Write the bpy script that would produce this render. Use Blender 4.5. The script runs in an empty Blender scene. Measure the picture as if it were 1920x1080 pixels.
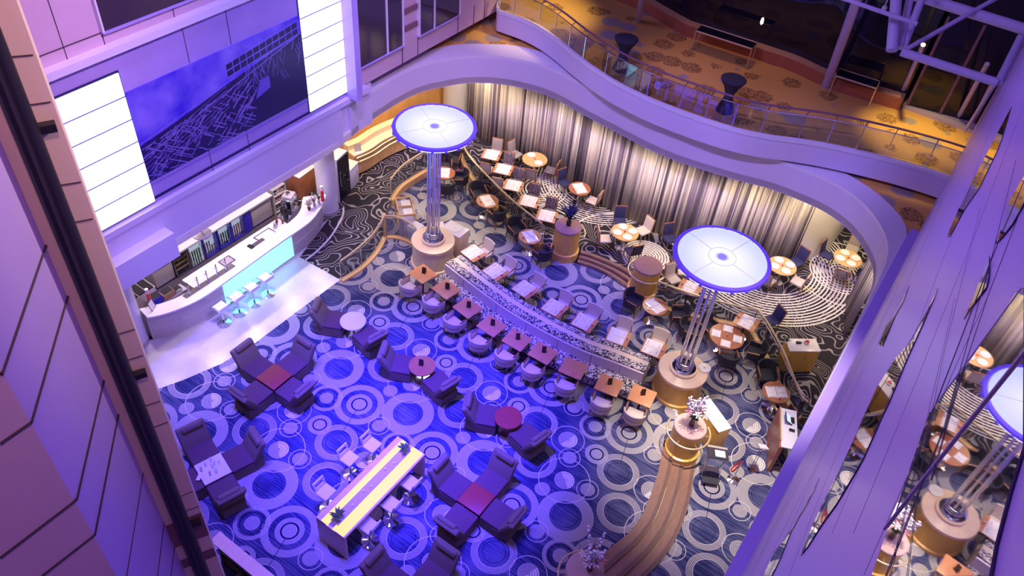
import bpy, math, random
from math import sin, cos, pi, radians, hypot, atan2
from mathutils import Vector, Matrix
from mathutils.geometry import tessellate_polygon
random.seed(7)
SC = bpy.context.scene
COL = SC.collection
# ---------------------------------------------------------------- camera
CAM_Z = 19.0
RM = Matrix(((0.57078349, 0.53737895, -0.62083015), (-0.81733868, 0.44413818, -0.36701329), (0.07850916, 0.71691363, 0.69272734)))
FPX = 1510.19
cd = bpy.data.cameras.new('camera'); cam = bpy.data.objects.new('camera', cd); COL.objects.link(cam)
cam.matrix_world = Matrix.Translation((0, 0, CAM_Z)) @ RM.to_4x4()
cd.sensor_width = 36; cd.lens = FPX / 1920 * 36; cd.clip_start = 0.05; cd.clip_end = 300
SC.camera = cam
def ray(px, py): return RM @ Vector(((px - 960) / FPX, -(py - 540) / FPX, -1))
def at(px, py, z=0.0):
    d = ray(px, py); t = (z - CAM_Z) / d.z; return Vector((d.x * t, d.y * t, z))
def atY(px, py, y):
    d = ray(px, py); t = y / d.y; return Vector((d.x * t, y, CAM_Z + d.z * t))
# ---------------------------------------------------------------- render look
vs = SC.view_settings; vs.view_transform = 'Standard'; vs.look = 'None'; vs.gamma = 1; vs.exposure = 0.30
vs.use_curve_mapping = False
# ---------------------------------------------------------------- world: dim violet ambient, added to tint the scene from the open top
w = bpy.data.worlds.new('violet_ambient'); SC.world = w; w.use_nodes = True
w.node_tree.nodes['Background'].inputs[0].default_value = (0.30, 0.17, 0.75, 1)
w.node_tree.nodes['Background'].inputs[1].default_value = 0.05
# ---------------------------------------------------------------- lights
def aim(o, tgt): o.rotation_euler = (Vector(tgt) - o.location).to_track_quat('-Z', 'Y').to_euler()
def spot(name, loc, tgt, col, power, deg, blend=0.7, size=0.3):
    l = bpy.data.lights.new(name, 'SPOT'); l.energy = power; l.color = col; l.spot_size = radians(deg); l.spot_blend = blend; l.shadow_soft_size = size
    o = bpy.data.objects.new(name, l); COL.objects.link(o); o.location = loc; aim(o, tgt); return o
def area(name, loc, tgt, col, power, sx, sy):
    l = bpy.data.lights.new(name, 'AREA'); l.energy = power; l.color = col; l.shape = 'RECTANGLE'; l.size = sx; l.size_y = sy
    o = bpy.data.objects.new(name, l); COL.objects.link(o); o.location = loc; aim(o, tgt); return o
BLUE = (0.07, 0.035, 1.0); PURP = (0.40, 0.28, 1.0); WARM = (1.0, 0.80, 0.55); WHT = (1.0, 0.88, 0.76); LAV = (0.55, 0.45, 1.0)
# blue theatre wash on the lounge
spot('blue_wash', (9.5, 9.5, 24), (11.0, 8.8, 0), BLUE, 120000, 26, 1.0, 0.6)
spot('blue_wash', (6, 12, 22), (8.6, 12.6, 0), BLUE, 36000, 26, 1.0, 0.6)
spot('blue_wash', (8, 6, 24), (7.0, 7.5, 0), BLUE, 30000, 26, 1.0, 0.6)
spot('blue_wash', (13, 9, 24), (17.6, 8.8, 0), BLUE, 30000, 17, 1.0, 0.6)
# violet wash from the top of the atrium
for t_ in ((22.6, 13.6, 4.6), (22.4, 8.5, 4.8), (22.8, 3.8, 4.6), (18.5, 16.5, 4.8)): spot('violet_spot', (7, 7, 24), t_, PURP, 11500, 17, 1.0, 0.5)
area('violet_wash', (8, 4, 27), (12, 9, 0), PURP, 300, 6, 6)
spot('violet_spot', (10, 2, 22), (12, 16.2, 7), PURP, 11000, 45, 1.0, 0.5)
spot('pink_spot', (9, 3, 22), (6.5, 16.2, 12), (1.0, 0.52, 0.62), 7000, 40, 1.0, 0.5)
spot('pink_spot', (12, 3, 22), (19.5, 16.2, 8), (1.0, 0.55, 0.75), 4200, 30, 1.0, 0.5)
area('violet_wash', (7, 12, 22), (15, -0.4, 6), (0.40, 0.26, 1.0), 1500, 4, 4)
# neutral fill over the restaurant
spot('restaurant_spot', (13.5, 1.6, 26), (14.5, 1.7, 0), WHT, 27000, 17, 1.0, 0.4)
spot('restaurant_spot', (14, 9, 25), (17.8, 14.0, 0), WHT, 13000, 15, 1.0, 0.5)
spot('restaurant_spot', (16, 5, 26), (18.2, 3.6, 0), WHT, 9000, 14, 1.0, 0.5)
spot('bar_spot', (8, 10, 24), (8.2, 15.9, 0), (1.0, 0.86, 0.70), 4600, 12, 1.0, 0.5)
spot('bar_spot', (9, 10, 24), (11.5, 15.6, 0), (0.6, 0.62, 1.0), 6000, 14, 1.0, 0.5)
spot('warm_drum_fill', (14, 3, 25), (16.5, 3.5, 1), (1.0, 0.78, 0.45), 7000, 9, 0.8, 0.3)  # unseen warm fill, added to brighten the drum tops
spot('warm_drum_fill', (14, 10, 25), (16.35, 12.8, 1), (1.0, 0.78, 0.47), 6000, 9, 0.8, 0.3)
spot('warm_drum_fill', (12, 3, 25), (14.9, 2.4, 1), (1.0, 0.78, 0.50), 8000, 7, 0.8, 0.3)
# spots added to tint and brighten the near cladding on the left
spot('warm_spot', (0.6, 1.0, 20.6), (0.7, 3.4, 17.0), (1.0, 0.46, 0.48), 420, 90, 0.9, 0.2)
spot('lilac_spot', (4.0, 1.0, 21.0), (2.0, 4.2, 16.5), (0.66, 0.36, 0.95), 120, 80, 0.9, 0.2)
spot('fin_spot', (5.0, 1.5, 19.0), (2.4, 5.6, 16.0), (1.0, 0.74, 0.56), 1100, 60, 0.9, 0.1)
# downlights below the gallery
for (x, y, p) in ((22.4, 14.6, 90), (22.6, 12.4, 90), (21.6, 17.6, 110), (22.2, 10.6, 90), (22.0, 8.6, 90), (22.1, 6.8, 90), (22.8, 4.6, 100), (24.0, 2.4, 110), (26.6, 1.4, 120), (22.0, 0.3, 100), (19.5, 18.0, 110), (23.2, 16.2, 60), (17.6, 18.2, 70)):
    spot('downlight', (x - 0.35, y, 3.72), (x - 0.1, y, 0), WARM, p * 1.9, 150, 0.9, 0.12)
for x in (8.6, 10.4, 12.2, 14.0, 15.6):
    spot('bar_downlight', (x, 17.9, 3.7), (x, 17.7, 0), (1.0, 0.84, 0.90), 120, 150, 0.8, 0.12)
# amber light on the upper deck
spot('amber_spot', (24.5, 2.5, 13), (25.6, 1.0, 5.8), (1.0, 0.72, 0.22), 2600, 34, 1.0, 0.2)
spot('amber_spot', (24.5, 12.0, 13), (24.6, 14.6, 5.8), (1.0, 0.72, 0.22), 2200, 38, 1.0, 0.2)
spot('amber_spot', (25.0, 8.0, 13), (25.0, 7.4, 5.8), (1.0, 0.5, 0.30), 260, 60, 0.9, 0.2)

# ================================================================ materials
def N(nt, t, **k):
    n = nt.nodes.new(t)
    for a, b in k.items(): setattr(n, a, b)
    return n
def newmat(name):
    m = bpy.data.materials.new(name); m.use_nodes = True
    return m, m.node_tree, m.node_tree.nodes['Principled BSDF']
def mat(name, col, rough=0.6, metal=0.0, emis=None, es=1.0, var=0.0, vs_=8.0, bump=0.0, trans=0.0, alpha=1.0, spec=0.5):
    m, nt, b = newmat(name); c = (*col, 1)
    b.inputs['Base Color'].default_value = c; b.inputs['Roughness'].default_value = rough; b.inputs['Metallic'].default_value = metal
    b.inputs['Specular IOR Level'].default_value = spec
    if trans: b.inputs['Transmission Weight'].default_value = trans
    if alpha < 1: b.inputs['Alpha'].default_value = alpha
    if emis: b.inputs['Emission Color'].default_value = (*emis, 1); b.inputs['Emission Strength'].default_value = es
    if var or bump:
        tc = N(nt, 'ShaderNodeTexCoord'); no = N(nt, 'ShaderNodeTexNoise'); no.inputs['Scale'].default_value = vs_; no.inputs['Detail'].default_value = 4
        nt.links.new(tc.outputs['Object'], no.inputs['Vector'])
        if var:
            mx = N(nt, 'ShaderNodeMixRGB'); mx.inputs[1].default_value = (*[v * (1 - var) for v in col], 1); mx.inputs[2].default_value = (*[min(1, v * (1 + var)) for v in col], 1)
            nt.links.new(no.outputs['Fac'], mx.inputs[0]); nt.links.new(mx.outputs[0], b.inputs['Base Color'])
        if bump:
            bp = N(nt, 'ShaderNodeBump'); bp.inputs['Strength'].default_value = bump; bp.inputs['Distance'].default_value = 0.01
            nt.links.new(no.outputs['Fac'], bp.inputs['Height']); nt.links.new(bp.outputs[0], b.inputs['Normal'])
    return m
def wood(name, c1, c2, rough=0.35, scale=3.0, rot=0.0, stretch=14):
    m, nt, b = newmat(name)
    tc = N(nt, 'ShaderNodeTexCoord'); mp = N(nt, 'ShaderNodeMapping'); mp.inputs['Scale'].default_value = (1, stretch, 1); mp.inputs['Rotation'].default_value = (0, 0, rot)
    no = N(nt, 'ShaderNodeTexNoise'); no.inputs['Scale'].default_value = scale; no.inputs['Detail'].default_value = 6; no.inputs['Roughness'].default_value = 0.6
    cr = N(nt, 'ShaderNodeValToRGB'); cr.color_ramp.elements[0].position = 0.3; cr.color_ramp.elements[1].position = 0.7
    cr.color_ramp.elements[0].color = (*c1, 1); cr.color_ramp.elements[1].color = (*c2, 1)
    nt.links.new(tc.outputs['Object'], mp.inputs[0]); nt.links.new(mp.outputs[0], no.inputs['Vector']); nt.links.new(no.outputs['Fac'], cr.inputs[0]); nt.links.new(cr.outputs[0], b.inputs['Base Color'])
    b.inputs['Roughness'].default_value = rough
    return m
def squiggle(name, c1, c2, scale=26.0, thr=0.5):
    # small black and white worm pattern
    m, nt, b = newmat(name)
    tc = N(nt, 'ShaderNodeTexCoord'); no = N(nt, 'ShaderNodeTexNoise'); no.inputs['Scale'].default_value = scale; no.inputs['Detail'].default_value = 1; no.inputs['Distortion'].default_value = 1.5
    cr = N(nt, 'ShaderNodeValToRGB'); cr.color_ramp.interpolation = 'CONSTANT'
    cr.color_ramp.elements[0].color = (*c1, 1); cr.color_ramp.elements[1].position = thr; cr.color_ramp.elements[1].color = (*c2, 1)
    nt.links.new(tc.outputs['Object'], no.inputs['Vector']); nt.links.new(no.outputs['Fac'], cr.inputs[0]); nt.links.new(cr.outputs[0], b.inputs['Base Color'])
    b.inputs['Roughness'].default_value = 0.9
    return m
def striped_carpet(name, c1, c2):
    m, nt, b = newmat(name)
    tc = N(nt, 'ShaderNodeTexCoord'); mp = N(nt, 'ShaderNodeMapping'); mp.inputs['Scale'].default_value = (17, 0.35, 1); mp.inputs['Rotation'].default_value = (0, 0, 0)
    no = N(nt, 'ShaderNodeTexNoise'); no.inputs['Scale'].default_value = 1.6; no.inputs['Detail'].default_value = 5; no.inputs['Roughness'].default_value = 0.75
    n2 = N(nt, 'ShaderNodeTexNoise'); n2.inputs['Scale'].default_value = 1.1; n2.inputs['Detail'].default_value = 1
    cr = N(nt, 'ShaderNodeValToRGB'); cr.color_ramp.elements[0].position = 0.42; cr.color_ramp.elements[1].position = 0.72
    cr.color_ramp.elements[0].color = (*c1, 1); cr.color_ramp.elements[1].color = (*c2, 1)
    mm = N(nt, 'ShaderNodeMath', operation='MULTIPLY_ADD'); mm.inputs[1].default_value = 0.35
    nt.links.new(tc.outputs['Object'], mp.inputs[0]); nt.links.new(mp.outputs[0], no.inputs['Vector']); nt.links.new(tc.outputs['Object'], n2.inputs['Vector'])
    sb = N(nt, 'ShaderNodeMath', operation='SUBTRACT'); sb.inputs[1].default_value = 0.5
    nt.links.new(n2.outputs['Fac'], sb.inputs[0]); nt.links.new(sb.outputs[0], mm.inputs[0]); nt.links.new(no.outputs['Fac'], mm.inputs[2]); nt.links.new(mm.outputs[0], cr.inputs[0])
    nt.links.new(cr.outputs[0], b.inputs['Base Color']); b.inputs['Roughness'].default_value = 0.95; b.inputs['Specular IOR Level'].default_value = 0.1
    return m
def contour_carpet(name, dark, light, rings=7.5, width=0.22):
    m, nt, b = newmat(name); L = nt.links.new
    tc = N(nt, 'ShaderNodeTexCoord'); no = N(nt, 'ShaderNodeTexNoise'); no.inputs['Scale'].default_value = 0.55; no.inputs['Detail'].default_value = 2.0
    sb = N(nt, 'ShaderNodeVectorMath', operation='SUBTRACT'); sb.inputs[1].default_value = (0.5, 0.5, 0.5); sc = N(nt, 'ShaderNodeVectorMath', operation='SCALE'); sc.inputs['Scale'].default_value = 2.6
    ad = N(nt, 'ShaderNodeVectorMath', operation='ADD'); vo = N(nt, 'ShaderNodeTexVoronoi'); vo.feature = 'SMOOTH_F1'; vo.inputs['Scale'].default_value = 0.75; vo.inputs['Smoothness'].default_value = 0.35
    mu = N(nt, 'ShaderNodeMath', operation='MULTIPLY'); mu.inputs[1].default_value = rings / 0.75
    fr = N(nt, 'ShaderNodeMath', operation='FRACT'); lt = N(nt, 'ShaderNodeMath', operation='LESS_THAN'); lt.inputs[1].default_value = width
    mx = N(nt, 'ShaderNodeMixRGB'); mx.inputs[1].default_value = (*dark, 1); mx.inputs[2].default_value = (*light, 1)
    L(tc.outputs['Object'], no.inputs['Vector']); L(no.outputs['Color'], sb.inputs[0]); L(sb.outputs[0], sc.inputs[0]); L(tc.outputs['Object'], ad.inputs[0]); L(sc.outputs[0], ad.inputs[1]); L(ad.outputs[0], vo.inputs['Vector'])
    L(vo.outputs['Distance'], mu.inputs[0]); L(mu.outputs[0], fr.inputs[0]); L(fr.outputs[0], lt.inputs[0]); L(lt.outputs[0], mx.inputs[0])
    L(mx.outputs[0], b.inputs['Base Color']); b.inputs['Roughness'].default_value = 0.95; b.inputs['Specular IOR Level'].default_value = 0.1
    return m
def floral_carpet(name):
    m, nt, b = newmat(name)
    tc = N(nt, 'ShaderNodeTexCoord')
    vo = N(nt, 'ShaderNodeTexVoronoi'); vo.inputs['Scale'].default_value = 1.15; vo.inputs['Randomness'].default_value = 0.75
    no = N(nt, 'ShaderNodeTexNoise'); no.inputs['Scale'].default_value = 9; no.inputs['Detail'].default_value = 3
    n2 = N(nt, 'ShaderNodeTexNoise'); n2.inputs['Scale'].default_value = 22; n2.inputs['Detail'].default_value = 1; n2.inputs['Distortion'].default_value = 2
    add = N(nt, 'ShaderNodeMath', operation='MULTIPLY_ADD'); add.inputs[1].default_value = 0.28
    lt = N(nt, 'ShaderNodeMath', operation='LESS_THAN'); lt.inputs[1].default_value = 0.56
    sep = N(nt, 'ShaderNodeSeparateColor')
    mxc = N(nt, 'ShaderNodeMixRGB'); mxc.inputs[1].default_value = (0.10, 0.045, 0.03, 1); mxc.inputs[2].default_value = (0.36, 0.30, 0.24, 1)
    gt = N(nt, 'ShaderNodeMath', operation='GREATER_THAN'); gt.inputs[1].default_value = 0.6
    sq = N(nt, 'ShaderNodeMath', operation='GREATER_THAN'); sq.inputs[1].default_value = 0.5
    mor = N(nt, 'ShaderNodeMath', operation='MAXIMUM'); an = N(nt, 'ShaderNodeMath', operation='MULTIPLY')
    mx = N(nt, 'ShaderNodeMixRGB'); mx.inputs[1].default_value = (0.68, 0.40, 0.10, 1)
    L = nt.links.new
    for n in (vo, no, n2): L(tc.outputs['Object'], n.inputs['Vector'])
    L(no.outputs['Fac'], add.inputs[0]); L(vo.outputs['Distance'], add.inputs[2]); L(add.outputs[0], lt.inputs[0])
    L(vo.outputs['Color'], sep.inputs[0]); L(sep.outputs[0], gt.inputs[0]); L(gt.outputs[0], mxc.inputs[0])
    L(n2.outputs['Fac'], sq.inputs[0]); L(gt.outputs[0], mor.inputs[0]); L(sq.outputs[0], mor.inputs[1]); L(lt.outputs[0], an.inputs[0]); L(mor.outputs[0], an.inputs[1])
    L(an.outputs[0], mx.inputs[0]); L(mxc.outputs[0], mx.inputs[2]); L(mx.outputs[0], b.inputs['Base Color'])
    b.inputs['Roughness'].default_value = 0.95; b.inputs['Specular IOR Level'].default_value = 0.1
    return m
def stone(name, c1, c2, rough=0.3, scale=2.5, grid=None):
    m, nt, b = newmat(name)
    tc = N(nt, 'ShaderNodeTexCoord'); no = N(nt, 'ShaderNodeTexNoise'); no.inputs['Scale'].default_value = scale; no.inputs['Detail'].default_value = 8
    cr = N(nt, 'ShaderNodeValToRGB'); cr.color_ramp.elements[0].position = 0.35; cr.color_ramp.elements[1].position = 0.65
    cr.color_ramp.elements[0].color = (*c1, 1); cr.color_ramp.elements[1].color = (*c2, 1)
    nt.links.new(tc.outputs['Object'], no.inputs['Vector']); nt.links.new(no.outputs['Fac'], cr.inputs[0]); nt.links.new(cr.outputs[0], b.inputs['Base Color'])
    b.inputs['Roughness'].default_value = rough
    return m
def glass(name, col, mix, rough=0.02):
    m = bpy.data.materials.new(name); m.use_nodes = True; nt = m.node_tree; nt.nodes.clear()
    o = N(nt, 'ShaderNodeOutputMaterial'); t = N(nt, 'ShaderNodeBsdfTransparent'); g = N(nt, 'ShaderNodeBsdfGlossy'); mx = N(nt, 'ShaderNodeMixShader')
    t.inputs[0].default_value = (*col, 1); g.inputs['Roughness'].default_value = rough; mx.inputs[0].default_value = mix
    nt.links.new(t.outputs[0], mx.inputs[1]); nt.links.new(g.outputs[0], mx.inputs[2]); nt.links.new(mx.outputs[0], o.inputs[0])
    return m
def lamp_disc(name):
    m, nt, b = newmat(name)
    b.inputs['Base Color'].default_value = (0.12, 0.12, 0.2, 1)
    tc = N(nt, 'ShaderNodeTexCoord'); gr = N(nt, 'ShaderNodeVectorMath', operation='LENGTH'); cr = N(nt, 'ShaderNodeValToRGB')
    e = cr.color_ramp.elements; e[0].position = 0.10; e[0].color = (0.12, 0.09, 0.9, 1); e[1].position = 0.2; e[1].color = (0.86, 0.95, 1, 1)
    a = e.new(0.55); a.color = (0.74, 0.76, 1, 1); c = e.new(1.0); c.color = (0.55, 0.60, 1, 1)
    nt.links.new(tc.outputs['Object'], gr.inputs[0]); nt.links.new(gr.outputs['Value'], cr.inputs[0]); nt.links.new(cr.outputs[0], b.inputs['Emission Color'])
    b.inputs['Emission Strength'].default_value = 0.85
    return m
M = dict(
    carpet=striped_carpet('blue_striped_carpet', (0.022, 0.027, 0.10), (0.18, 0.18, 0.30)),
    ring=mat('beige_carpet_ring', (0.45, 0.42, 0.40), 0.95, spec=0.1), ringd=mat('navy_carpet_ring', (0.015, 0.018, 0.05), 0.95, spec=0.1),
    ringl=mat('pale_carpet_ring', (0.60, 0.56, 0.52), 0.95, spec=0.1),
    ktop=contour_carpet('dark_contour_carpet', (0.035, 0.030, 0.040), (0.36, 0.33, 0.33)),
    kring=mat('white_carpet_ring', (0.78, 0.74, 0.68), 0.95, spec=0.1),
    floral=floral_carpet('amber_floral_carpet'),
    tile=stone('pale_stone_tile', (0.60, 0.56, 0.56), (0.74, 0.70, 0.68), 0.25, 1.2),
    bardark=mat('dark_rubber_floor', (0.07, 0.055, 0.07), 0.7, var=0.2),
    white=mat('white_paint', (0.74, 0.71, 0.76), 0.45, var=0.03, vs_=2), lav=mat('fascia_white_paint', (0.66, 0.60, 0.74), 0.55, var=0.03, vs_=1.5),
    cream=mat('cream_wall', (0.80, 0.74, 0.64), 0.6, var=0.03, vs_=2),
    counter=mat('white_worktop', (0.84, 0.80, 0.82), 0.25, var=0.02), panelgrey=mat('taupe_panel', (0.50, 0.44, 0.46), 0.35, var=0.05),
    clad=mat('pink_beige_cladding', (0.60, 0.44, 0.50), 0.55, var=0.05, vs_=3, bump=0.05), cladw=mat('beige_cladding', (0.70, 0.55, 0.47), 0.5, var=0.04, vs_=3),
    claddark=mat('brown_band', (0.20, 0.10, 0.12), 0.5, var=0.1), groove=mat('dark_joint', (0.05, 0.03, 0.05), 0.8),
    pcv=mat('violet_cladding', (0.50, 0.36, 0.72), 0.32, var=0.06, vs_=1.2, spec=0.35), pcv2=mat('violet_lit_cladding_matt', (0.46, 0.34, 0.76), 0.35, var=0.06, vs_=1.0),
    mirror=mat('mirror_glass', (0.78, 0.76, 0.86), 0.02, 1.0), cable=mat('dark_cable', (0.05, 0.03, 0.07), 0.4), tube=mat('violet_painted_tube', (0.50, 0.44, 0.62), 0.35),
    blackmetal=mat('black_metal', (0.012, 0.010, 0.016), 0.4), steel=mat('polished_steel', (0.80, 0.80, 0.84), 0.12, 1.0), brass=mat('brushed_brass', (0.85, 0.66, 0.36), 0.22, 1.0),
    oak=wood('light_oak', (0.62, 0.36, 0.13), (0.78, 0.50, 0.22)), oakp=wood('pale_oak', (0.80, 0.60, 0.38), (0.93, 0.74, 0.50)),
    maple=wood('golden_maple', (0.68, 0.38, 0.06), (0.88, 0.56, 0.13), 0.3), cherry=wood('cherry_wood', (0.34, 0.11, 0.05), (0.46, 0.17, 0.08), 0.3),
    tabletop=wood('orange_table_wood', (0.52, 0.22, 0.10), (0.64, 0.30, 0.14), 0.35), legwood=wood('dark_red_leg_wood', (0.16, 0.05, 0.03), (0.24, 0.08, 0.05)),
    stepwood=wood('brown_step_wood', (0.20, 0.10, 0.07), (0.34, 0.19, 0.12), 0.4, 4),
    creamfab=mat('cream_upholstery', (0.70, 0.60, 0.50), 0.8, var=0.05, vs_=40, bump=0.1), blackfab=mat('black_upholstery', (0.035, 0.032, 0.045), 0.75, var=0.2, vs_=30),
    greyfab=mat('grey_brown_upholstery', (0.21, 0.165, 0.12), 0.95, var=0.2, vs_=60, bump=0.3, spec=0.1), greyseat=mat('dark_seat_upholstery', (0.13, 0.075, 0.085), 0.95, var=0.15, vs_=50, bump=0.2, spec=0.1),
    taupefab=mat('taupe_upholstery', (0.42, 0.36, 0.32), 0.85, var=0.1, vs_=40),
    sofaback=mat('pale_lilac_leather', (0.66, 0.56, 0.60), 0.6, var=0.05), sofacream=mat('cream_leather', (0.80, 0.66, 0.50), 0.6, var=0.04),
    squig=squiggle('black_white_squiggle_fabric', (0.03, 0.03, 0.045), (0.70, 0.64, 0.60), 14, 0.50), squigs=squiggle('dark_speckled_fabric', (0.05, 0.03, 0.05), (0.5, 0.42, 0.42), 34, 0.53),
    red=mat('dark_red_top', (0.30, 0.04, 0.030), 0.5, var=0.1, vs_=20), litwhite=mat('white_lacquer', (0.80, 0.80, 0.90), 0.3),
    paper=mat('white_paper', (0.86, 0.82, 0.80), 0.7), plate=mat('white_china', (0.88, 0.84, 0.80), 0.2),
    blackp=mat('black_plastic', (0.02, 0.018, 0.02), 0.4), redp=mat('red_plastic', (0.75, 0.06, 0.06), 0.3), pinkp=mat('pink_flower', (0.80, 0.30, 0.42), 0.6), flower=mat('white_blossom', (0.88, 0.84, 0.90), 0.7),
    leaf=mat('green_leaf', (0.10, 0.20, 0.06), 0.6, var=0.3), vase=mat('dark_red_vase', (0.10, 0.02, 0.03), 0.15), granite=stone('plum_granite', (0.30, 0.15, 0.17), (0.42, 0.25, 0.25), 0.12, 60),
    rose=stone('rose_stone', (0.52, 0.34, 0.32), (0.64, 0.44, 0.40), 0.35, 40),
    balus=glass('clear_glass', (0.80, 0.82, 0.86), 0.10), darkglass=mat('dark_night_glass', (0.010, 0.010, 0.018), 0.05), winglass=mat('curtained_window_glass', (0.045, 0.030, 0.050), 0.06),
    tumbler=glass('thin_glass', (0.85, 0.85, 0.95), 0.25), bottle=mat('amber_bottle', (0.25, 0.10, 0.04), 0.1), bottleg=mat('green_bottle', (0.05, 0.22, 0.08), 0.1), bottlec=mat('clear_bottle', (0.70, 0.68, 0.78), 0.08),
    lit=mat('lit_acrylic', (0.9, 0.9, 0.95), 0.4, emis=(0.93, 0.95, 1.0), es=1.2), cyan=mat('cyan_backlit_acrylic', (0.4, 0.8, 0.9), 0.4, emis=(0.22, 0.92, 1.0), es=1.15),
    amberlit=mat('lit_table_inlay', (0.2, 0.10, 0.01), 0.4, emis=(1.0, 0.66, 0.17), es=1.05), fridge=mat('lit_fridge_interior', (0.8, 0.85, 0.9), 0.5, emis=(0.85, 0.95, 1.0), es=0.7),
    disc=lamp_disc('glowing_lamp_disc'), discrim=mat('blue_lamp_rim', (0.10, 0.06, 0.55), 0.3, emis=(0.10, 0.03, 0.75), es=0.32),
    picbg=mat('dark_blue_print', (0.035, 0.018, 0.30), 0.12, emis=(0.06, 0.02, 0.62), es=0.25, var=0.35, vs_=1.2), picln=mat('violet_print_line', (0.14, 0.09, 0.42), 0.3, emis=(0.16, 0.09, 0.6), es=0.25),
    picdk=mat('navy_print_line', (0.012, 0.008, 0.09), 0.3), piccl=mat('hazy_print_cloud', (0.08, 0.05, 0.36), 0.3, emis=(0.10, 0.05, 0.62), es=0.25),
    marb=mat('violet_polished_panel', (0.42, 0.33, 0.66), 0.14, var=0.12, vs_=1.5), bluef=mat('blue_fridge_door', (0.05, 0.03, 0.5), 0.4), acc=mat('cork_tan', (0.55, 0.32, 0.15), 0.7),
    orangew=wood('orange_veneer', (0.68, 0.34, 0.10), (0.84, 0.46, 0.16), 0.3, 2), gold=mat('pale_gold_rail', (0.85, 0.70, 0.42), 0.3, 0.6), navyfab=mat('navy_upholstery', (0.03, 0.03, 0.11), 0.8),
    curt=[mat('cream_sheer', (0.66, 0.59, 0.52), 0.9), mat('grey_sheer', (0.42, 0.38, 0.37), 0.9), mat('dark_sheer', (0.12, 0.10, 0.13), 0.9), mat('pale_sheer', (0.76, 0.70, 0.63), 0.9), mat('violet_grey_sheer', (0.24, 0.19, 0.27), 0.9)],
    signs=mat('lilac_cloth', (0.62, 0.55, 0.68), 0.8, var=0.05), screen=mat('lit_screen', (0.5, 0.6, 0.65), 0.3, emis=(0.5, 0.72, 0.75), es=0.6), bulb=mat('lamp_bulb', (1, 1, 1), 0.3, emis=(1.0, 0.95, 0.55), es=6),
)
def cloudy(m):
    nt = m.node_tree; b = nt.nodes['Principled BSDF']; tc = N(nt, 'ShaderNodeTexCoord'); no = N(nt, 'ShaderNodeTexNoise'); no.inputs['Scale'].default_value = 0.9; no.inputs['Detail'].default_value = 5
    cr = N(nt, 'ShaderNodeValToRGB'); e = cr.color_ramp.elements; e[0].position = 0.42; e[0].color = (0.035, 0.012, 0.50, 1); e[1].position = 0.72; e[1].color = (0.17, 0.11, 0.62, 1)
    nt.links.new(tc.outputs['Object'], no.inputs['Vector']); nt.links.new(no.outputs['Fac'], cr.inputs[0]); nt.links.new(cr.outputs[0], b.inputs['Base Color']); nt.links.new(cr.outputs[0], b.inputs['Emission Color'])
cloudy(M['picbg'])
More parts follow.
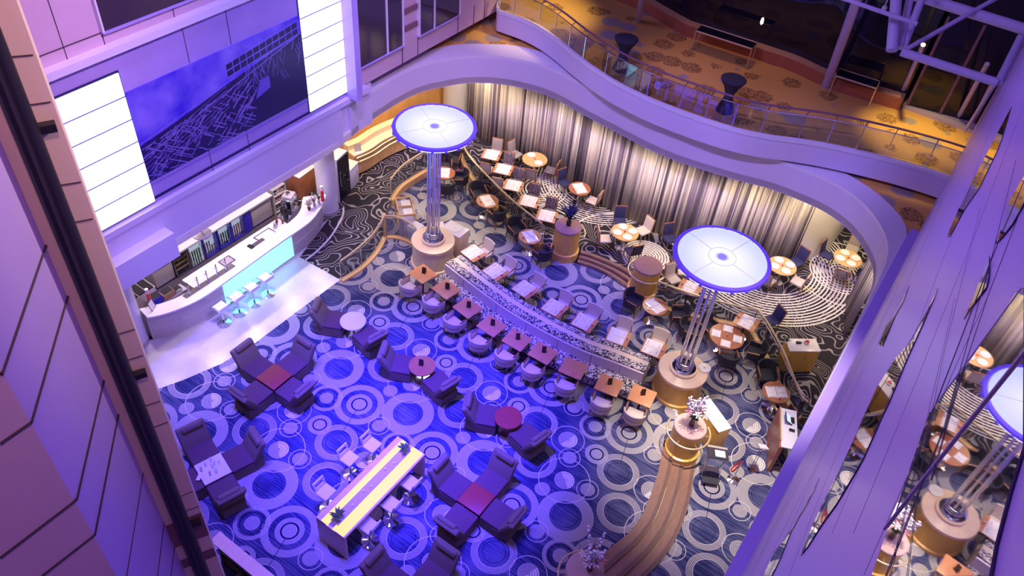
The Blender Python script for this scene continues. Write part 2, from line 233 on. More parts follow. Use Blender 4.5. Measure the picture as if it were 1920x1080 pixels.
# ================================================================ mesh helpers
class MB:
    def __init__(s): s.v = []; s.f = []; s.mi = []; s.mats = []; s.sm = []
    def m(s, mat):
        if mat not in s.mats: s.mats.append(mat)
        return s.mats.index(mat)
    def add(s, vs, fs, mat, T=None, smooth=False):
        o = len(s.v); k = s.m(mat)
        for v in vs:
            v = Vector(v); s.v.append(tuple(T @ v) if T is not None else tuple(v))
        for f in fs: s.f.append(tuple(o + i for i in f)); s.mi.append(k); s.sm.append(smooth)
        return s
    def box(s, c, d, mat, rz=0.0, T=None, bev=0.0):
        x, y, z = d[0] / 2, d[1] / 2, d[2] / 2
        R = Matrix.Translation(Vector(c)) @ Matrix.Rotation(rz, 4, 'Z')
        if T is not None: R = T @ R
        if bev <= 0:
            vs = [(a * x, b * y, e * z) for e in (-1, 1) for a, b in ((-1, -1), (1, -1), (1, 1), (-1, 1))]
            fs = [(3, 2, 1, 0), (4, 5, 6, 7), (0, 1, 5, 4), (1, 2, 6, 5), (2, 3, 7, 6), (3, 0, 4, 7)]
            return s.add(vs, fs, mat, R)
        # chamfered rounded box: stack of rounded-rect outlines
        r = min(bev, x * .99, y * .99, z * .99); prof = []
        for i in range(4): a = i / 3 * pi / 2; prof.append((r - r * sin(a), -z + r - r * cos(a)))
        for i in range(4): a = i / 3 * pi / 2; prof.append((r - r * cos(a), z - r + r * sin(a)))
        rings = []
        for ins, zz in prof:
            rr = max(r - ins, 0.001) if ins < r else 0.001
            pts = []
            for q, (sx, sy) in enumerate(((1, 1), (-1, 1), (-1, -1), (1, -1))):
                for i in range(3):
                    a = q * pi / 2 + i / 2 * pi / 2
                    pts.append((sx * (x - r) + rr * cos(a), sy * (y - r) + rr * sin(a), zz))
            rings.append(pts)
        n = 12; vs = [p for rg in rings for p in rg]; fs = []
        for k in range(len(rings) - 1):
            for i in range(n): fs.append((k * n + i, k * n + (i + 1) % n, (k + 1) * n + (i + 1) % n, (k + 1) * n + i))
        fs.append(tuple(range(n - 1, -1, -1))); fs.append(tuple((len(rings) - 1) * n + i for i in range(n)))
        return s.add(vs, fs, mat, R, True)
    def lathe(s, prof, mat, c=(0, 0, 0), n=32, T=None, smooth=True, caps=True):
        vs = []; fs = []
        for r, z in prof:
            for i in range(n): a = 2 * pi * i / n; vs.append((c[0] + r * cos(a), c[1] + r * sin(a), c[2] + z))
        for k in range(len(prof) - 1):
            for i in range(n): fs.append((k * n + i, k * n + (i + 1) % n, (k + 1) * n + (i + 1) % n, (k + 1) * n + i))
        if caps:
            fs.append(tuple(range(n - 1, -1, -1))); fs.append(tuple((len(prof) - 1) * n + i for i in range(n)))
        return s.add(vs, fs, mat, T, smooth)
    def cyl(s, c, r, h, mat, n=24, T=None, r2=None): return s.lathe([(r, 0), (r2 if r2 is not None else r, h)], mat, c, n, T, False if n < 16 else True)
    def tube(s, pts, r, mat, n=8, closed=False, T=None, r2=None):
        P = [Vector(p) for p in pts]; k = len(P); vs = []; fs = []; prev = None
        for i, p in enumerate(P):
            if closed: t = (P[(i + 1) % k] - P[i - 1])
            else: t = P[min(i + 1, k - 1)] - P[max(i - 1, 0)]
            t.normalize()
            if prev is None: u = t.cross(Vector((0, 0, 1)) if abs(t.z) < .9 else Vector((1, 0, 0)))
            else: u = prev - t * prev.dot(t)
            u.normalize(); prev = u; w_ = t.cross(u); rr = r if r2 is None else r + (r2 - r) * i / (k - 1)
            for j in range(n): a = 2 * pi * j / n; vs.append(p + (u * cos(a) + w_ * sin(a)) * rr)
        for i in range(k if closed else k - 1):
            i2 = (i + 1) % k
            for j in range(n): fs.append((i * n + j, i * n + (j + 1) % n, i2 * n + (j + 1) % n, i2 * n + j))
        if not closed: fs.append(tuple(range(n - 1, -1, -1))); fs.append(tuple((k - 1) * n + j for j in range(n)))
        return s.add(vs, fs, mat, T, True)
    def prism(s, poly, z0, z1, mat, T=None, matside=None):
        P = [(p[0], p[1]) for p in poly]; n = len(P)
        tri = tessellate_polygon([[Vector((a, b, 0)) for a, b in P]])
        s.add([(a, b, z1) for a, b in P], [tuple(t) for t in tri], mat, T)
        s.add([(a, b, z0) for a, b in P], [tuple(reversed(t)) for t in tri], mat, T)
        s.add([(a, b, z0) for a, b in P] + [(a, b, z1) for a, b in P], [(i, (i + 1) % n, n + (i + 1) % n, n + i) for i in range(n)], matside or mat, T)
        return s
    def build(s, name, parent=None):
        me = bpy.data.meshes.new(name); me.from_pydata(s.v, [], s.f); me.polygons.foreach_set('material_index', s.mi); me.polygons.foreach_set('use_smooth', s.sm)
        for m_ in s.mats: me.materials.append(m_)
        me.update(); me.set_sharp_from_angle(angle=radians(38)); o = bpy.data.objects.new(name, me); COL.objects.link(o)
        if parent: o.parent = parent
        return o
def curve(pts, n=8, closed=False):
    P = [Vector(p) for p in pts]; out = []; k = len(P)
    for i in range(k if closed else k - 1):
        g = lambda j: P[j % k] if closed else P[max(0, min(k - 1, j))]
        a, b, c, d = g(i - 1), g(i), g(i + 1), g(i + 2)
        for t in range(n):
            u = t / n; out.append(0.5 * ((2 * b) + (c - a) * u + (2 * a - 5 * b + 4 * c - d) * u * u + (3 * b - a - 3 * c + d) * u ** 3))
    if not closed: out.append(P[-1])
    return out
def offs(C, d):   # offset a plan curve to its left by d
    out = []
    for i, p in enumerate(C):
        t = (C[min(i + 1, len(C) - 1)] - C[max(i - 1, 0)]); n = Vector((-t.y, t.x, 0)).normalized(); out.append(p + n * d)
    return out
def ribbon(mb, A, B, z0, z1, mat, matside=None):
    # closed solid between two plan curves A,B from z0 to z1
    n = len(A); vs = []
    for a, b in zip(A, B): vs += [(a.x, a.y, z0), (b.x, b.y, z0), (b.x, b.y, z1), (a.x, a.y, z1)]
    top = []; side = []
    for i in range(n - 1):
        o = i * 4; q = o + 4
        top.append((o + 3, o + 2, q + 2, q + 3)); side += [(o, q, q + 1, o + 1), (o, o + 3, q + 3, q), (o + 1, q + 1, q + 2, o + 2)]
    side += [(0, 1, 2, 3), (4 * n - 1, 4 * n - 2, 4 * n - 3, 4 * n - 4)]
    mb.add(vs, top, mat); mb.add(vs, side, matside or mat); return mb
def wall_strip(mb, C, z0, z1, mat):
    n = len(C); mb.add([(p.x, p.y, z0) for p in C] + [(p.x, p.y, z1) for p in C], [(i, i + 1, n + i + 1, n + i) for i in range(n - 1)], mat); return mb
def tag(o, label=None, cat=None, group=None, kind=None):
    if label: o['label'] = label
    if cat: o['category'] = cat
    if group: o['group'] = group
    if kind: o['kind'] = kind
    return o
def struct(o): o['kind'] = 'structure'; return o
def thing(name, label, cat, loc=(0, 0, 0), rz=0.0, group=None):
    o = bpy.data.objects.new(name, None); COL.objects.link(o); o.location = loc; o.rotation_euler = (0, 0, rz); o.empty_display_size = 0.1
    return tag(o, label, cat, group)
def children(o): return [c for c in bpy.data.objects if c.parent == o]
def copy_tree(o, parent=None):
    c = o.copy(); COL.objects.link(c); c.parent = parent
    for ch in list(o_children[o.name]) if o.name in o_children else children(o): copy_tree(ch, c)
    return c
o_children = {}
def place(proto, loc, rz, label, group=None, cat=None):
    if not proto.get('placed'): o = proto; o['placed'] = 1
    else: o = copy_tree(proto)
    o.location = loc; o.rotation_euler = (0, 0, rz); o['label'] = label
    if group: o['group'] = group
    if cat: o['category'] = cat
    return o
def inside(p, poly):
    x, y = p[0], p[1]; c = False; j = len(poly) - 1
    for i in range(len(poly)):
        a, b = poly[i], poly[j]
        if (a[1] > y) != (b[1] > y) and x < (b[0] - a[0]) * (y - a[1]) / (b[1] - a[1]) + a[0]: c = not c
        j = i
    return c
ORD = ['first', 'second', 'third', 'fourth', 'fifth', 'sixth', 'seventh', 'eighth', 'ninth', 'tenth', 'eleventh', 'twelfth', 'thirteenth', 'fourteenth', 'fifteenth', 'sixteenth', 'seventeenth', 'eighteenth', 'nineteenth', 'twentieth']
V2 = lambda L, z=0: [Vector((a, b, z)) for a, b in L]
# ================================================================ FLOORS
sofaC = curve([at(x, y, 0.90) for x, y in ((841.7, 475), (886.7, 510), (960, 563), (1023, 600), (1096.7, 636.7), (1160, 660), (1236, 690))], 6)
for p in sofaC: p.z = 0
TILE_EDGE = V2([(5.0, 16.9), (6.0, 16.15), (7.087, 15.57), (7.709, 15.299), (8.827, 14.93), (9.953, 14.80), (11.197, 14.80), (13.647, 14.77)])
ARC_L = curve(V2([(14.6, 3.0), (13.613, 2.659), (12.816, 2.484), (12.036, 2.366), (11.318, 2.421), (10.681, 2.6), (10.1, 2.72), (9.4, 2.8)]), 4)
ARC_R = curve(V2([(15.0, 2.05), (14.2, 1.80), (13.617, 1.601), (12.9, 1.43), (12.205, 1.338), (11.468, 1.346), (10.813, 1.454), (10.2, 1.62), (9.3, 1.95)]), 4)
KB = V2([(16.25, 15.05), (16.383, 15.116), (17.343, 16.005), (17.961, 16.28), (18.755, 16.573), (20.237, 16.523), (21.726, 16.355), (22.3, 16.4), (21.582, 15.611), (20.794, 14.237), (20.056, 12.398), (19.869, 11.6), (19.6, 10.4), (19.9, 9.4)])
ST2_U = curve(V2([(20.15, 9.5), (20.34, 8.9), (20.44, 8.07), (20.48, 7.5), (20.35, 6.9)]), 4)
ST2_L = curve(V2([(19.62, 9.4), (19.85, 8.7), (19.92, 8.0), (19.85, 7.5), (19.66, 6.7)]), 4)
KB2 = V2([(19.45, 6.4), (19.40, 5.679), (19.707, 4.844), (20.05, 4.0), (20.42, 3.05), (20.50, 2.75), (20.237, 2.477), (19.812, 2.03), (19.3, 1.52), (18.7, 1.02), (18.15, 0.42), (17.9, -0.34)])
RZ = -0.22
LOUNGE = TILE_EDGE[:] + V2([(13.6, 14.6), (14.3, 14.55), (15.1, 14.65), (15.75, 14.8), (16.2, 15.0), (16.45, 14.8), (16.59, 14.4), (16.59, 13.9), (16.4, 13.2)]) + sofaC + V2([(16.2, 3.3), (15.2, 2.9)]) + ARC_L + V2([(8.6, 2.5), (4, 2.5), (3, 9), (3, 16.9)])
RPOLY = V2([(16.45, 14.8)]) + KB + ST2_L[1:-1] + KB2 + V2([(6.5, -0.34), (6.5, 2.2), (8.9, 2.2)]) + list(reversed(ARC_R)) + V2([(15.2, 2.9), (16.2, 3.3)]) + list(reversed(sofaC)) + V2([(16.4, 13.2), (16.59, 13.9), (16.59, 14.4)])
KPOLY = V2([(13.647, 14.77), (13.6, 16.6), (15.7, 17.3), (15.75, 22), (32, 22), (32, -0.4), (17.9, -0.4)]) + list(reversed(KB2)) + list(reversed(ST2_U)) + list(reversed(KB)) + V2([(15.736, 14.9), (15.1, 14.7), (14.35, 14.6)])
A2 = Vector((0, 2.71, 0)); B2 = Vector((4.04, -1.355, 0)); T0 = Vector((10.19, 8.01, 0))
def bands(r0, r1, n, duty=0.72):
    return [(r0 + (r1 - r0) * i / n, r0 + (r1 - r0) * (i + duty) / n, 'ring') for i in range(n)]
MOTIF = [((0, 0), bands(0.53, 0.73, 6) + bands(0.245, 0.38, 4) + bands(0.0, 0.20, 4, .8) + [(0.20, 0.235, 'ringd')]),
         ((-1.36, -0.40), bands(0.42, 0.61, 5, .6) + [(0.42, 0.44, 'ringl'), (0.29, 0.305, 'ringd')]),
         ((-2.45, -1.05), bands(0.42, 0.62, 5, .6) + [(0.42, 0.44, 'ringl'), (0.30, 0.312, 'ringd')]),
         ((0.62, -1.31), bands(0.44, 0.76, 9, .75) + [(0.325, 0.338, 'ringd')]),
         ((-1.31, 1.29), bands(0.0, 0.29, 6, .7) + [(0.465, 0.485, 'ringl')]),
         ((1.53, -0.70), bands(0.0, 0.29, 6, .7) + [(0.70, 0.722, 'ringl')]),
         ((-1.80, 0.93), bands(0.0, 0.21, 5) + [(0.29, 0.31, 'ringl')]),
         ((-2.37, -0.01), bands(0.0, 0.21, 5) + [(0.29, 0.31, 'ringl')]),
         ((0.93, -0.37), bands(0.0, 0.22, 6)),
         ((-1.22, 0.38), bands(0.0, 0.17, 4, .8) + [(0.17, 0.205, 'ringd')] + bands(0.21, 0.34, 4)),
         ((-0.22, -0.95), bands(0.0, 0.21, 5) + [(0.29, 0.31, 'ringl')]),
         ((-0.42, 0.90), bands(0.0, 0.21, 5) + [(0.29, 0.315, 'ringd')] + bands(0.37, 0.48, 3))]
def circle_carpet(mb, poly, z, bounds):
    seg = 44; cs = [(cos(2 * pi * i / seg), sin(2 * pi * i / seg)) for i in range(seg + 1)]
    x0, x1, y0, y1 = bounds; pl = [(p.x, p.y) for p in poly]
    for i in range(-3, 5):
        for j in range(-8, 9):
            c0 = T0 + A2 * j + B2 * i
            if not (x0 - 3 < c0.x < x1 + 3 and y0 - 3 < c0.y < y1 + 3): continue
            for k, ((dx, dy), bs) in enumerate(MOTIF):
                c = c0 + Vector((dx, dy, 0)); R_ = max(b[1] for b in bs)
                if not any(inside((c.x + R_ * a, c.y + R_ * b), pl) for a, b in ((1, 0), (-1, 0), (0, 1), (0, -1), (0, 0))): continue
                full = all(inside((c.x + R_ * cos(a), c.y + R_ * sin(a)), pl) for a in [q * pi / 8 for q in range(16)])
                half = k in (4, 5); ha = -0.3 if k == 4 else 0.9
                for b0, b1, mt in bs:
                    fs = []; vs = []
                    zz = z + 0.0012 + 0.0004 * k + (0.0003 if mt != 'ring' else 0)
                    for q in range(seg):
                        a, b = cs[q], cs[q + 1]; rm = (b0 + b1) / 2
                        if not full and not inside((c.x + rm * (a[0] + b[0]) / 2, c.y + rm * (a[1] + b[1]) / 2), pl): continue
                        o = len(vs)
                        vs += [(c.x + b0 * a[0], c.y + b0 * a[1], zz), (c.x + b1 * a[0], c.y + b1 * a[1], zz), (c.x + b1 * b[0], c.y + b1 * b[1], zz), (c.x + b0 * b[0], c.y + b0 * b[1], zz)]
                        fs.append((o, o + 1, o + 2, o + 3))
                    if fs: mb.add(vs, fs, M[mt])
                if half:   # bright half of the split circles
                    for q5 in range(4):
                        b0 = 0.05 + 0.062 * q5; b1 = b0 + 0.040; vs = []; fs = []
                        for q in range(16):
                            a0 = ha - pi + pi * q / 16 ; a1 = ha - pi + pi * (q + 1) / 16
                            if not full and not inside((c.x + b1 * cos(a0), c.y + b1 * sin(a0)), pl): continue
                            o = len(vs); zz = z + 0.008
                            vs += [(c.x + r_ * cos(t_), c.y + r_ * sin(t_), zz) for r_, t_ in ((b0, a0), (b1, a0), (b1, a1), (b0, a1))]; fs.append((o, o + 1, o + 2, o + 3))
                        if fs: mb.add(vs, fs, M['kring'])
            # thin dark tie line between target and ring
            p, q = c0 + Vector((-0.2, -0.07, 0)), c0 + Vector((-1.05, -0.31, 0))
            if inside(p, pl) and inside(q, pl):
                n = Vector((0.27, -0.96, 0)) * 0.008
                mb.add([(p + n).to_tuple()[:2] + (z + .009,), (q + n).to_tuple()[:2] + (z + .009,), (q - n).to_tuple()[:2] + (z + .009,), (p - n).to_tuple()[:2] + (z + .009,)], [(0, 1, 2, 3)], M['ringd'])
m = MB(); m.prism(LOUNGE, -0.6, 0.0, M['carpet']); circle_carpet(m, LOUNGE, 0.0, (3, 16.6, 2, 16)); struct(m.build('floor_lounge'))
m = MB(); m.prism(RPOLY, -0.6, RZ, M['carpet']); circle_carpet(m, RPOLY, RZ, (8, 22, -1, 17)); struct(m.build('floor_restaurant'))
# dark contour carpet with big white ripple rings
m = MB(); m.prism(KPOLY, -0.6, 0.0, M['ktop'], matside=M['stepwood'])
kpl = [(p.x, p.y) for p in KPOLY]
def ripple(cx, cy, radii, w, a0=0, a1=2 * pi, sx=1.0, sy=1.0, k=0):
    for r in radii:
        n = max(24, int(r * 30)); vs = []; fs = []
        for i in range(n):
            t0, t1 = a0 + (a1 - a0) * i / n, a0 + (a1 - a0) * (i + 1) / n
            mx_, my_ = cx + r * sx * cos((t0 + t1) / 2), cy + r * sy * sin((t0 + t1) / 2)
            if not inside((mx_, my_), kpl): continue
            o = len(vs); vs += [(cx + rr * sx * cos(t), cy + rr * sy * sin(t), 0.003 + 0.001 * k) for rr, t in ((r - w / 2, t0), (r + w / 2, t0), (r + w / 2, t1), (r - w / 2, t1))]; fs.append((o, o + 1, o + 2, o + 3))
        if fs: m.add(vs, fs, M['kring'])
kc = at(1435, 490, 0); ripple(kc.x, kc.y, [1.75 + 0.125 * i for i in range(13)], 0.055, k=1)
kc = at(1576, 512, 0); ripple(kc.x, kc.y, [0.12 + 0.14 * i for i in range(8)], 0.06, k=2); ripple(kc.x, kc.y, [1.75], 0.05)
kc = at(1210, 480, 0); ripple(kc.x, kc.y, [0.10 + 0.105 * i for i in range(8)], 0.075, k=1)
kc = at(1165, 465, 0); ripple(kc.x, kc.y, [2.0], 0.06, k=2)
kc = at(1125, 345, 0); ripple(kc.x, kc.y, [1.55 + 0.125 * i for i in range(9)], 0.05, k=3)
kc = at(1015, 355, 0); ripple(kc.x, kc.y, [0.35 + 0.13 * i for i in range(6)], 0.055, k=2)
struct(m.build('floor_gallery'))
m = MB(); m.prism(list(reversed(TILE_EDGE)) + V2([(3, 16.9), (3, 17.3), (15.7, 17.3), (13.6, 16.6)]), -0.6, 0.004, M['tile']); struct(m.build('floor_tile'))
m = MB(); m.prism(V2([(3, 17.3), (15.7, 17.3), (15.75, 22), (3, 22)]), -0.6, 0.002, M['bardark']); struct(m.build('floor_bar'))
# steps: two curved flights
def flight(name, L_, R_, n, label, zt, zb):
    root = thing(name, label, 'steps', (0, 0, 0))
    k = min(len(L_), len(R_)); L_ = [L_[int(i * (len(L_) - 1) / 23)] for i in range(24)]; R_ = [R_[int(i * (len(R_) - 1) / 23)] for i in range(24)]
    lerp = lambda f: [a.lerp(b, f) for a, b in zip(L_, R_)]
    for i in range(n):
        a, b = lerp(i / n), lerp((i + 1) / n); z = zt + (zb - zt) * i / n + 0.006
        mb = MB(); ribbon(mb, b, a, zb - 0.3, z, M['stepwood']); mb.build('tread', root)
        mb = MB()
        for q in range(3):
            f0 = (i + 0.70 + 0.09 * q) / n; ribbon(mb, lerp(f0 + 0.035 / n), lerp(f0), z, z + 0.004, M['groove'])
        mb.build('grip_strips', root)
        mb = MB(); ribbon(mb, lerp((i + 1) / n), lerp((i + 0.975) / n), z - 0.03, z + 0.006, M['brass']); mb.build('nosing', root)
    return root
flight('curved_steps', ARC_L[1:], ARC_R[2:], 3, 'broad curved brown wooden steps sweeping from the flower drum to the front edge', 0.0, RZ)
flight('curved_steps', ST2_U[2:-2], ST2_L[2:-2], 3, 'short curved brown steps between the two plain granite topped drums', 0.0, RZ)
# ================================================================ SOFFIT, FASCIA, DECKS
FC = [(3, 16.15), (8, 16.12), (12, 16.1), (15.2, 16.1), (17.2, 16.4), (19.4, 16.42), (20.75, 15.92), (21.7, 15.25), (22.4, 14.15), (22.72, 12.7), (22.5, 11.2), (22.3, 9.6), (22.15, 8.2), (22.2, 7.0), (22.5, 5.4), (22.82, 4.2), (22.88, 3.2), (22.82, 2.3), (22.45, 1.45), (21.8, 0.75), (20.9, 0.2), (19.6, 0.0), (17.5, -0.05), (14, -0.10), (9, -0.12), (3, -0.12)]
FCv = curve(V2(FC), 5); i1 = next(i for i, p in enumerate(FCv) if p.x > 16.0)
ZF, ZU, ZB = 3.8, 4.9, 5.8
fb = FCv[i1:]
m = MB(); ribbon(m, offs(fb, 0.0), offs(fb, 0.12), ZF, ZU, M['lav']); struct(m.build('trim_gallery_fascia'))
OU = V2([(16.0, 16.9), (17.5, 17.0), (20.0, 16.95), (21.6, 16.45), (22.7, 15.4), (23.25, 14.6), (23.5, 13.5), (23.3, 12.0), (23.1, 10), (23.0, 8), (23.2, 6), (23.6, 4.6), (23.75, 3.5), (23.65, 2.6), (23.3, 1.4), (22.7, 0.5), (22.1, 0.02), (21.0, -0.2), (17.5, -0.3), (3, -0.3)])
OUc = curve(OU, 5)
def resample(C, n):
    L = [0]
    for a, b in zip(C, C[1:]): L.append(L[-1] + (b - a).length)
    out = []; j = 0
    for i in range(n):
        d = L[-1] * i / (n - 1)
        while j < len(C) - 2 and L[j + 1] < d: j += 1
        out.append(C[j].lerp(C[j + 1], (d - L[j]) / max(1e-6, L[j + 1] - L[j])))
    return out
m = MB(); ribbon(m, resample(fb, 90), resample(OUc, 90), ZU - 0.10, ZU + 0.01, M['white']); struct(m.build('trim_gallery_ledge'))
# soffit above the restaurant (ceiling of the lower deck)
m = MB(); pl = FCv + V2([(3, -0.6), (30, -0.6), (30, 22), (3, 22)]); m.prism(pl, ZF + 0.02, ZF + 0.25, M['cream']); struct(m.build('ceiling_soffit'))
# carpet of the half landing above the fascia
m = MB(); m.prism(OUc + V2([(3, -0.6), (32, -0.6), (32, 22), (16.0, 22)]), ZU - 0.30, ZU - 0.05, M['floral']); struct(m.build('floor_landing'))
# upper deck with curved edge
BE = [(24.2, 16.25), (23.55, 15.85), (23.5, 15.5), (23.54, 14.7), (23.42, 13.84), (23.1, 12.92), (22.7, 12.05), (22.34, 11.19), (22.03, 10.24), (21.86, 9.34), (21.78, 8.38), (21.81, 7.41), (21.89, 6.49), (22.07, 5.55), (22.41, 4.65), (22.86, 3.81), (23.25, 2.92), (23.55, 2.01), (23.81, 1.08), (24.0, 0.1), (24.05, -0.5)]
BEc = curve(V2(BE), 5)
m = MB(); m.prism(BEc + V2([(40, -0.5), (40, 16.4), (24.3, 16.4)]), ZB - 0.10, ZB, M['floral']); struct(m.build('floor_upper_deck'))
m = MB(); ribbon(m, BEc, offs(BEc, 0.35), ZB - 0.78, ZB - 0.102, M['lav']); struct(m.build('trim_upper_deck_edge'))
m = MB(); ribbon(m, offs(BEc, -0.02), offs(BEc, 0.10), ZB - 0.10, ZB + 0.03, M['white']); struct(m.build('trim_upper_deck_kerb'))
# ================================================================ LEFT WALL WITH THE LIT PICTURE (plane y = 16.2)
YW = 16.2
def wz(z): return 19 - (19 - z) * 0.9364
def wx(x): return x * 0.9364
def yp(x0, x1, z0, z1, y0, y1, mat, mb=None):
    mb = mb or MB(); mb.box(((x0 + x1) / 2, (y0 + y1) / 2, (z0 + z1) / 2), (x1 - x0, y1 - y0, z1 - z0), mat); return mb
struct(yp(3, 24.2, 5.35, 24, YW + 0.12, YW + 0.5, M['clad']).build('wall_left'))
m = yp(3, 16.6, 5.35, 9.62, YW + 0.03, YW + 0.13, M['marb'])
for x in (10.75, 12.05): yp(x, x + 0.015, 5.36, 6.05, YW + 0.02, YW + 0.04, M['groove'], m); yp(x, x + .015, 8.62, 9.6, YW + 0.02, YW + 0.04, M['groove'], m)
yp(3, 16.6, 5.50, 5.56, YW + 0.0, YW + 0.06, M['picdk'], m)
yp(3, 16.6, 5.93, 5.955, YW + 0.0, YW + 0.06, M['picln'], m)
struct(m.build('trim_picture_surround'))
m = yp(3, 16.9, 9.62, 9.80, YW - 0.14, YW + 0.13, M['white']); yp(3, 16.9, 5.18, 5.36, YW - 0.12, YW + 0.3, M['lav'], m); struct(m.build('trim_left'))
m = yp(15.98, 16.22, 5.35, 24, YW - 0.45, YW + 0.12, M['marb']); struct(m.build('trim_picture_fin'))
# bar bulkhead (lavender band under the picture)
m = yp(3, 15.55, ZF, 5.2, 16.12, 16.5, M['lav']); m.cyl((15.55, 16.3, ZF), 0.17, 1.4, M['white'], 20); m.cyl((13.6, 16.11, 4.05), 0.0, 0.0, M['lav'], 4); struct(m.build('wall_bar_bulkhead'))
m = yp(6.0, wx(9.5), ZF, 4.60, 15.75, 16.12, M['lav']); struct(m.build('trim_bulkhead_box'))
m = yp(15.5, 17.2, ZF, 5.3, 16.3, 16.9, M['lav']); struct(m.build('wall_bulkhead_end'))
# picture panels
def lit_panel(x0, x1, z0, z1, n, label):
    root = thing('backlit_panel', label, 'light panel', (0, 0, 0), 0)
    mb = MB(); yp(x0 - 0.03, x1 + 0.03, z0 - 0.03, z1 + 0.03, YW, YW + 0.05, M['picdk'], mb); mb.build('panel_frame', root)
    mb = MB(); h = (z1 - z0) / n
    for i in range(n): yp(x0, x1, z0 + h * i + 0.018, z0 + h * (i + 1) - 0.018, YW - 0.03, YW + 0.01, M['lit'], mb)
    mb.build('diffuser', root)
    mb = MB()
    for i in range(1, n): yp(x0, x1, z0 + h * i - 0.011, z0 + h * i + 0.011, YW - 0.036, YW - 0.03, M['picln'], mb)
    mb.build('divider_strips', root)
lit_panel(wx(7.79), wx(9.47), wz(4.53), wz(8.48), 6, 'tall glowing white panel of stacked strips left of the blue tower picture')
lit_panel(wx(15.39), wx(17.08), wz(4.62), wz(9.05), 7, 'tall glowing white panel of stacked strips right of the blue tower picture')
px0, px1, pz0, pz1 = wx(9.50), wx(15.37), wz(5.18), wz(7.88)
root = thing('wall_picture', 'wide dark blue print of an iron lattice tower seen from below, between the glowing panels', 'picture')
mb = MB(); yp(px0, px1, pz0, pz1, YW - 0.01, YW + 0.03, M['picbg'], mb)
def P2(u, v, d=0.012): return (px0 + (px1 - px0) * u, YW - d, pz0 + (pz1 - pz0) * v)
def stroke(mb, a, b, w, mat, d=0.014):
    A, B_ = Vector(P2(*a, d)), Vector(P2(*b, d)); t = (B_ - A).normalized(); n = Vector((-t.z, 0, t.x)) * w / 2
    mb.add([A + n, A - n, B_ - n, B_ + n], [(0, 1, 2, 3)], mat)
def pgon(mb, pts, mat, d): mb.add([P2(u, v, d) for u, v in pts], [tuple(range(len(pts)))], mat)
mb.build('print', root)
mb = MB()
pgon(mb, [(0.0, 0.42), (0.22, 0.50), (0.50, 0.62), (0.80, 0.74), (1.0, 0.80), (1.0, 0.0), (0.0, 0.0)], M['picdk'], 0.012)
rr = random.Random(3)
for i in range(26): 
    v0 = 0.44 - 0.02 * i * 0.9; stroke(mb, (0.0, max(0.0, 0.30 - .012 * i)), (0.5, 0.61 - 0.010 * i), 0.012, M['picln']) if i % 4 == 0 else None
for i in range(170):
    u = rr.random() * 0.62; vm = 0.40 + 0.32 * u; v = rr.random() * vm; l = 0.03 + 0.05 * rr.random(); s_ = rr.choice((-1, 1)); a = 0.9 if s_ > 0 else -0.8
    stroke(mb, (u, v), (min(1, u + l), max(0, min(vm, v + a * l * 2))), 0.014 + 0.016 * rr.random(), M['picln'])
for i in range(60):
    u = 0.6 + rr.random() * 0.38; v = 0.45 + rr.random() * 0.26; stroke(mb, (u, v), (u + 0.02, v + rr.choice((-.12, .12))), 0.012, M['picln'])
stroke(mb, (0.0, 0.28), (0.98, 0.80), 0.035, M['picln'])
stroke(mb, (0.0, 0.44), (0.55, 0.66), 0.02, M['picln'])
# gallery with square openings
for i in range(11):
    for j in range(2):
        u = 0.52 + 0.042 * i; v = 0.70 + 0.075 * j + 0.0105 * i
        pgon(mb, [(u, v), (u + 0.036, v + 0.01), (u + 0.036, v + 0.068), (u, v + 0.058)], M['picdk'], 0.0150)
for i in range(12): u = 0.518 + 0.042 * i; stroke(mb, (u, 0.69 + .0105 * i), (u, 0.85 + .0105 * i), 0.014, M['picln'], 0.016)
for v in (0.695, 0.77, 0.845): stroke(mb, (0.515, v), (0.99, v + 0.122), 0.016, M['picln'], 0.016)
pgon(mb, [(0.66, 0.30), (0.76, 0.36), (0.76, 0.50), (0.70, 0.50)], M['piccl'], 0.016)
for d in (-0.03, 0, 0.03): stroke(mb, (0.62 + d * 2, 0.88), (0.60 + d * .3, 1.0), 0.014, M['picln'], 0.016)
mb.build('lattice_tower', root)
# window wall right of the picture, and upper windows
def wall_window(idx, x0, x1, z0, z1, muls, rails=()):
    mb = MB(); yp(x0, x1, z0, z1, YW + 0.05, YW + 0.10, M['winglass'], mb); f = 0.045
    yp(x0 - f, x1 + f, z0 - f, z0, YW - 0.0, YW + 0.12, M['marb'], mb)
    for x in [x0 - f / 2, x1 + f / 2] + list(muls): yp(x - f / 2, x + f / 2, z0, z1, YW, YW + 0.12, M['white'], mb)
    for z in rails: yp(x0, x1, z - f / 2, z + f / 2, YW, YW + .12, M['white'], mb)
    struct(mb.build('window_%d' % idx))
wall_window(1, wx(9.45), wx(20), wz(9.51), 14, [wx(11.85), wx(14.2)])
wall_window(2, wx(17.74), wx(20.0), wz(5.18), 14, [wx(19.2)], [wz(7.6)])
wall_window(3, wx(20.93), wx(23.24), wz(5.2), 14, [wx(21.75)])
m = MB()
for z in (5.62, 6.25, 6.9, 7.5, 8.2, 8.9): yp(wx(20.08), wx(20.85), wz(z), wz(z) + 0.16, YW + 0.06, YW + 0.125, M['claddark'], m)
for z in (6.0, 7.6): yp(wx(23.3), wx(25.6), wz(z), wz(z) + .2, YW + 0.06, YW + .125, M['claddark'], m)
for x in (17.72, 20.05, 20.9, 23.28, 24.3, 25.0): yp(wx(x), wx(x) + 0.012, 5.36, wz(5.2), YW + 0.10, YW + 0.125, M['groove'], m)
yp(wx(20.04), wx(20.06), 5.36, 14, YW + .1, YW + .125, M['groove'], m)
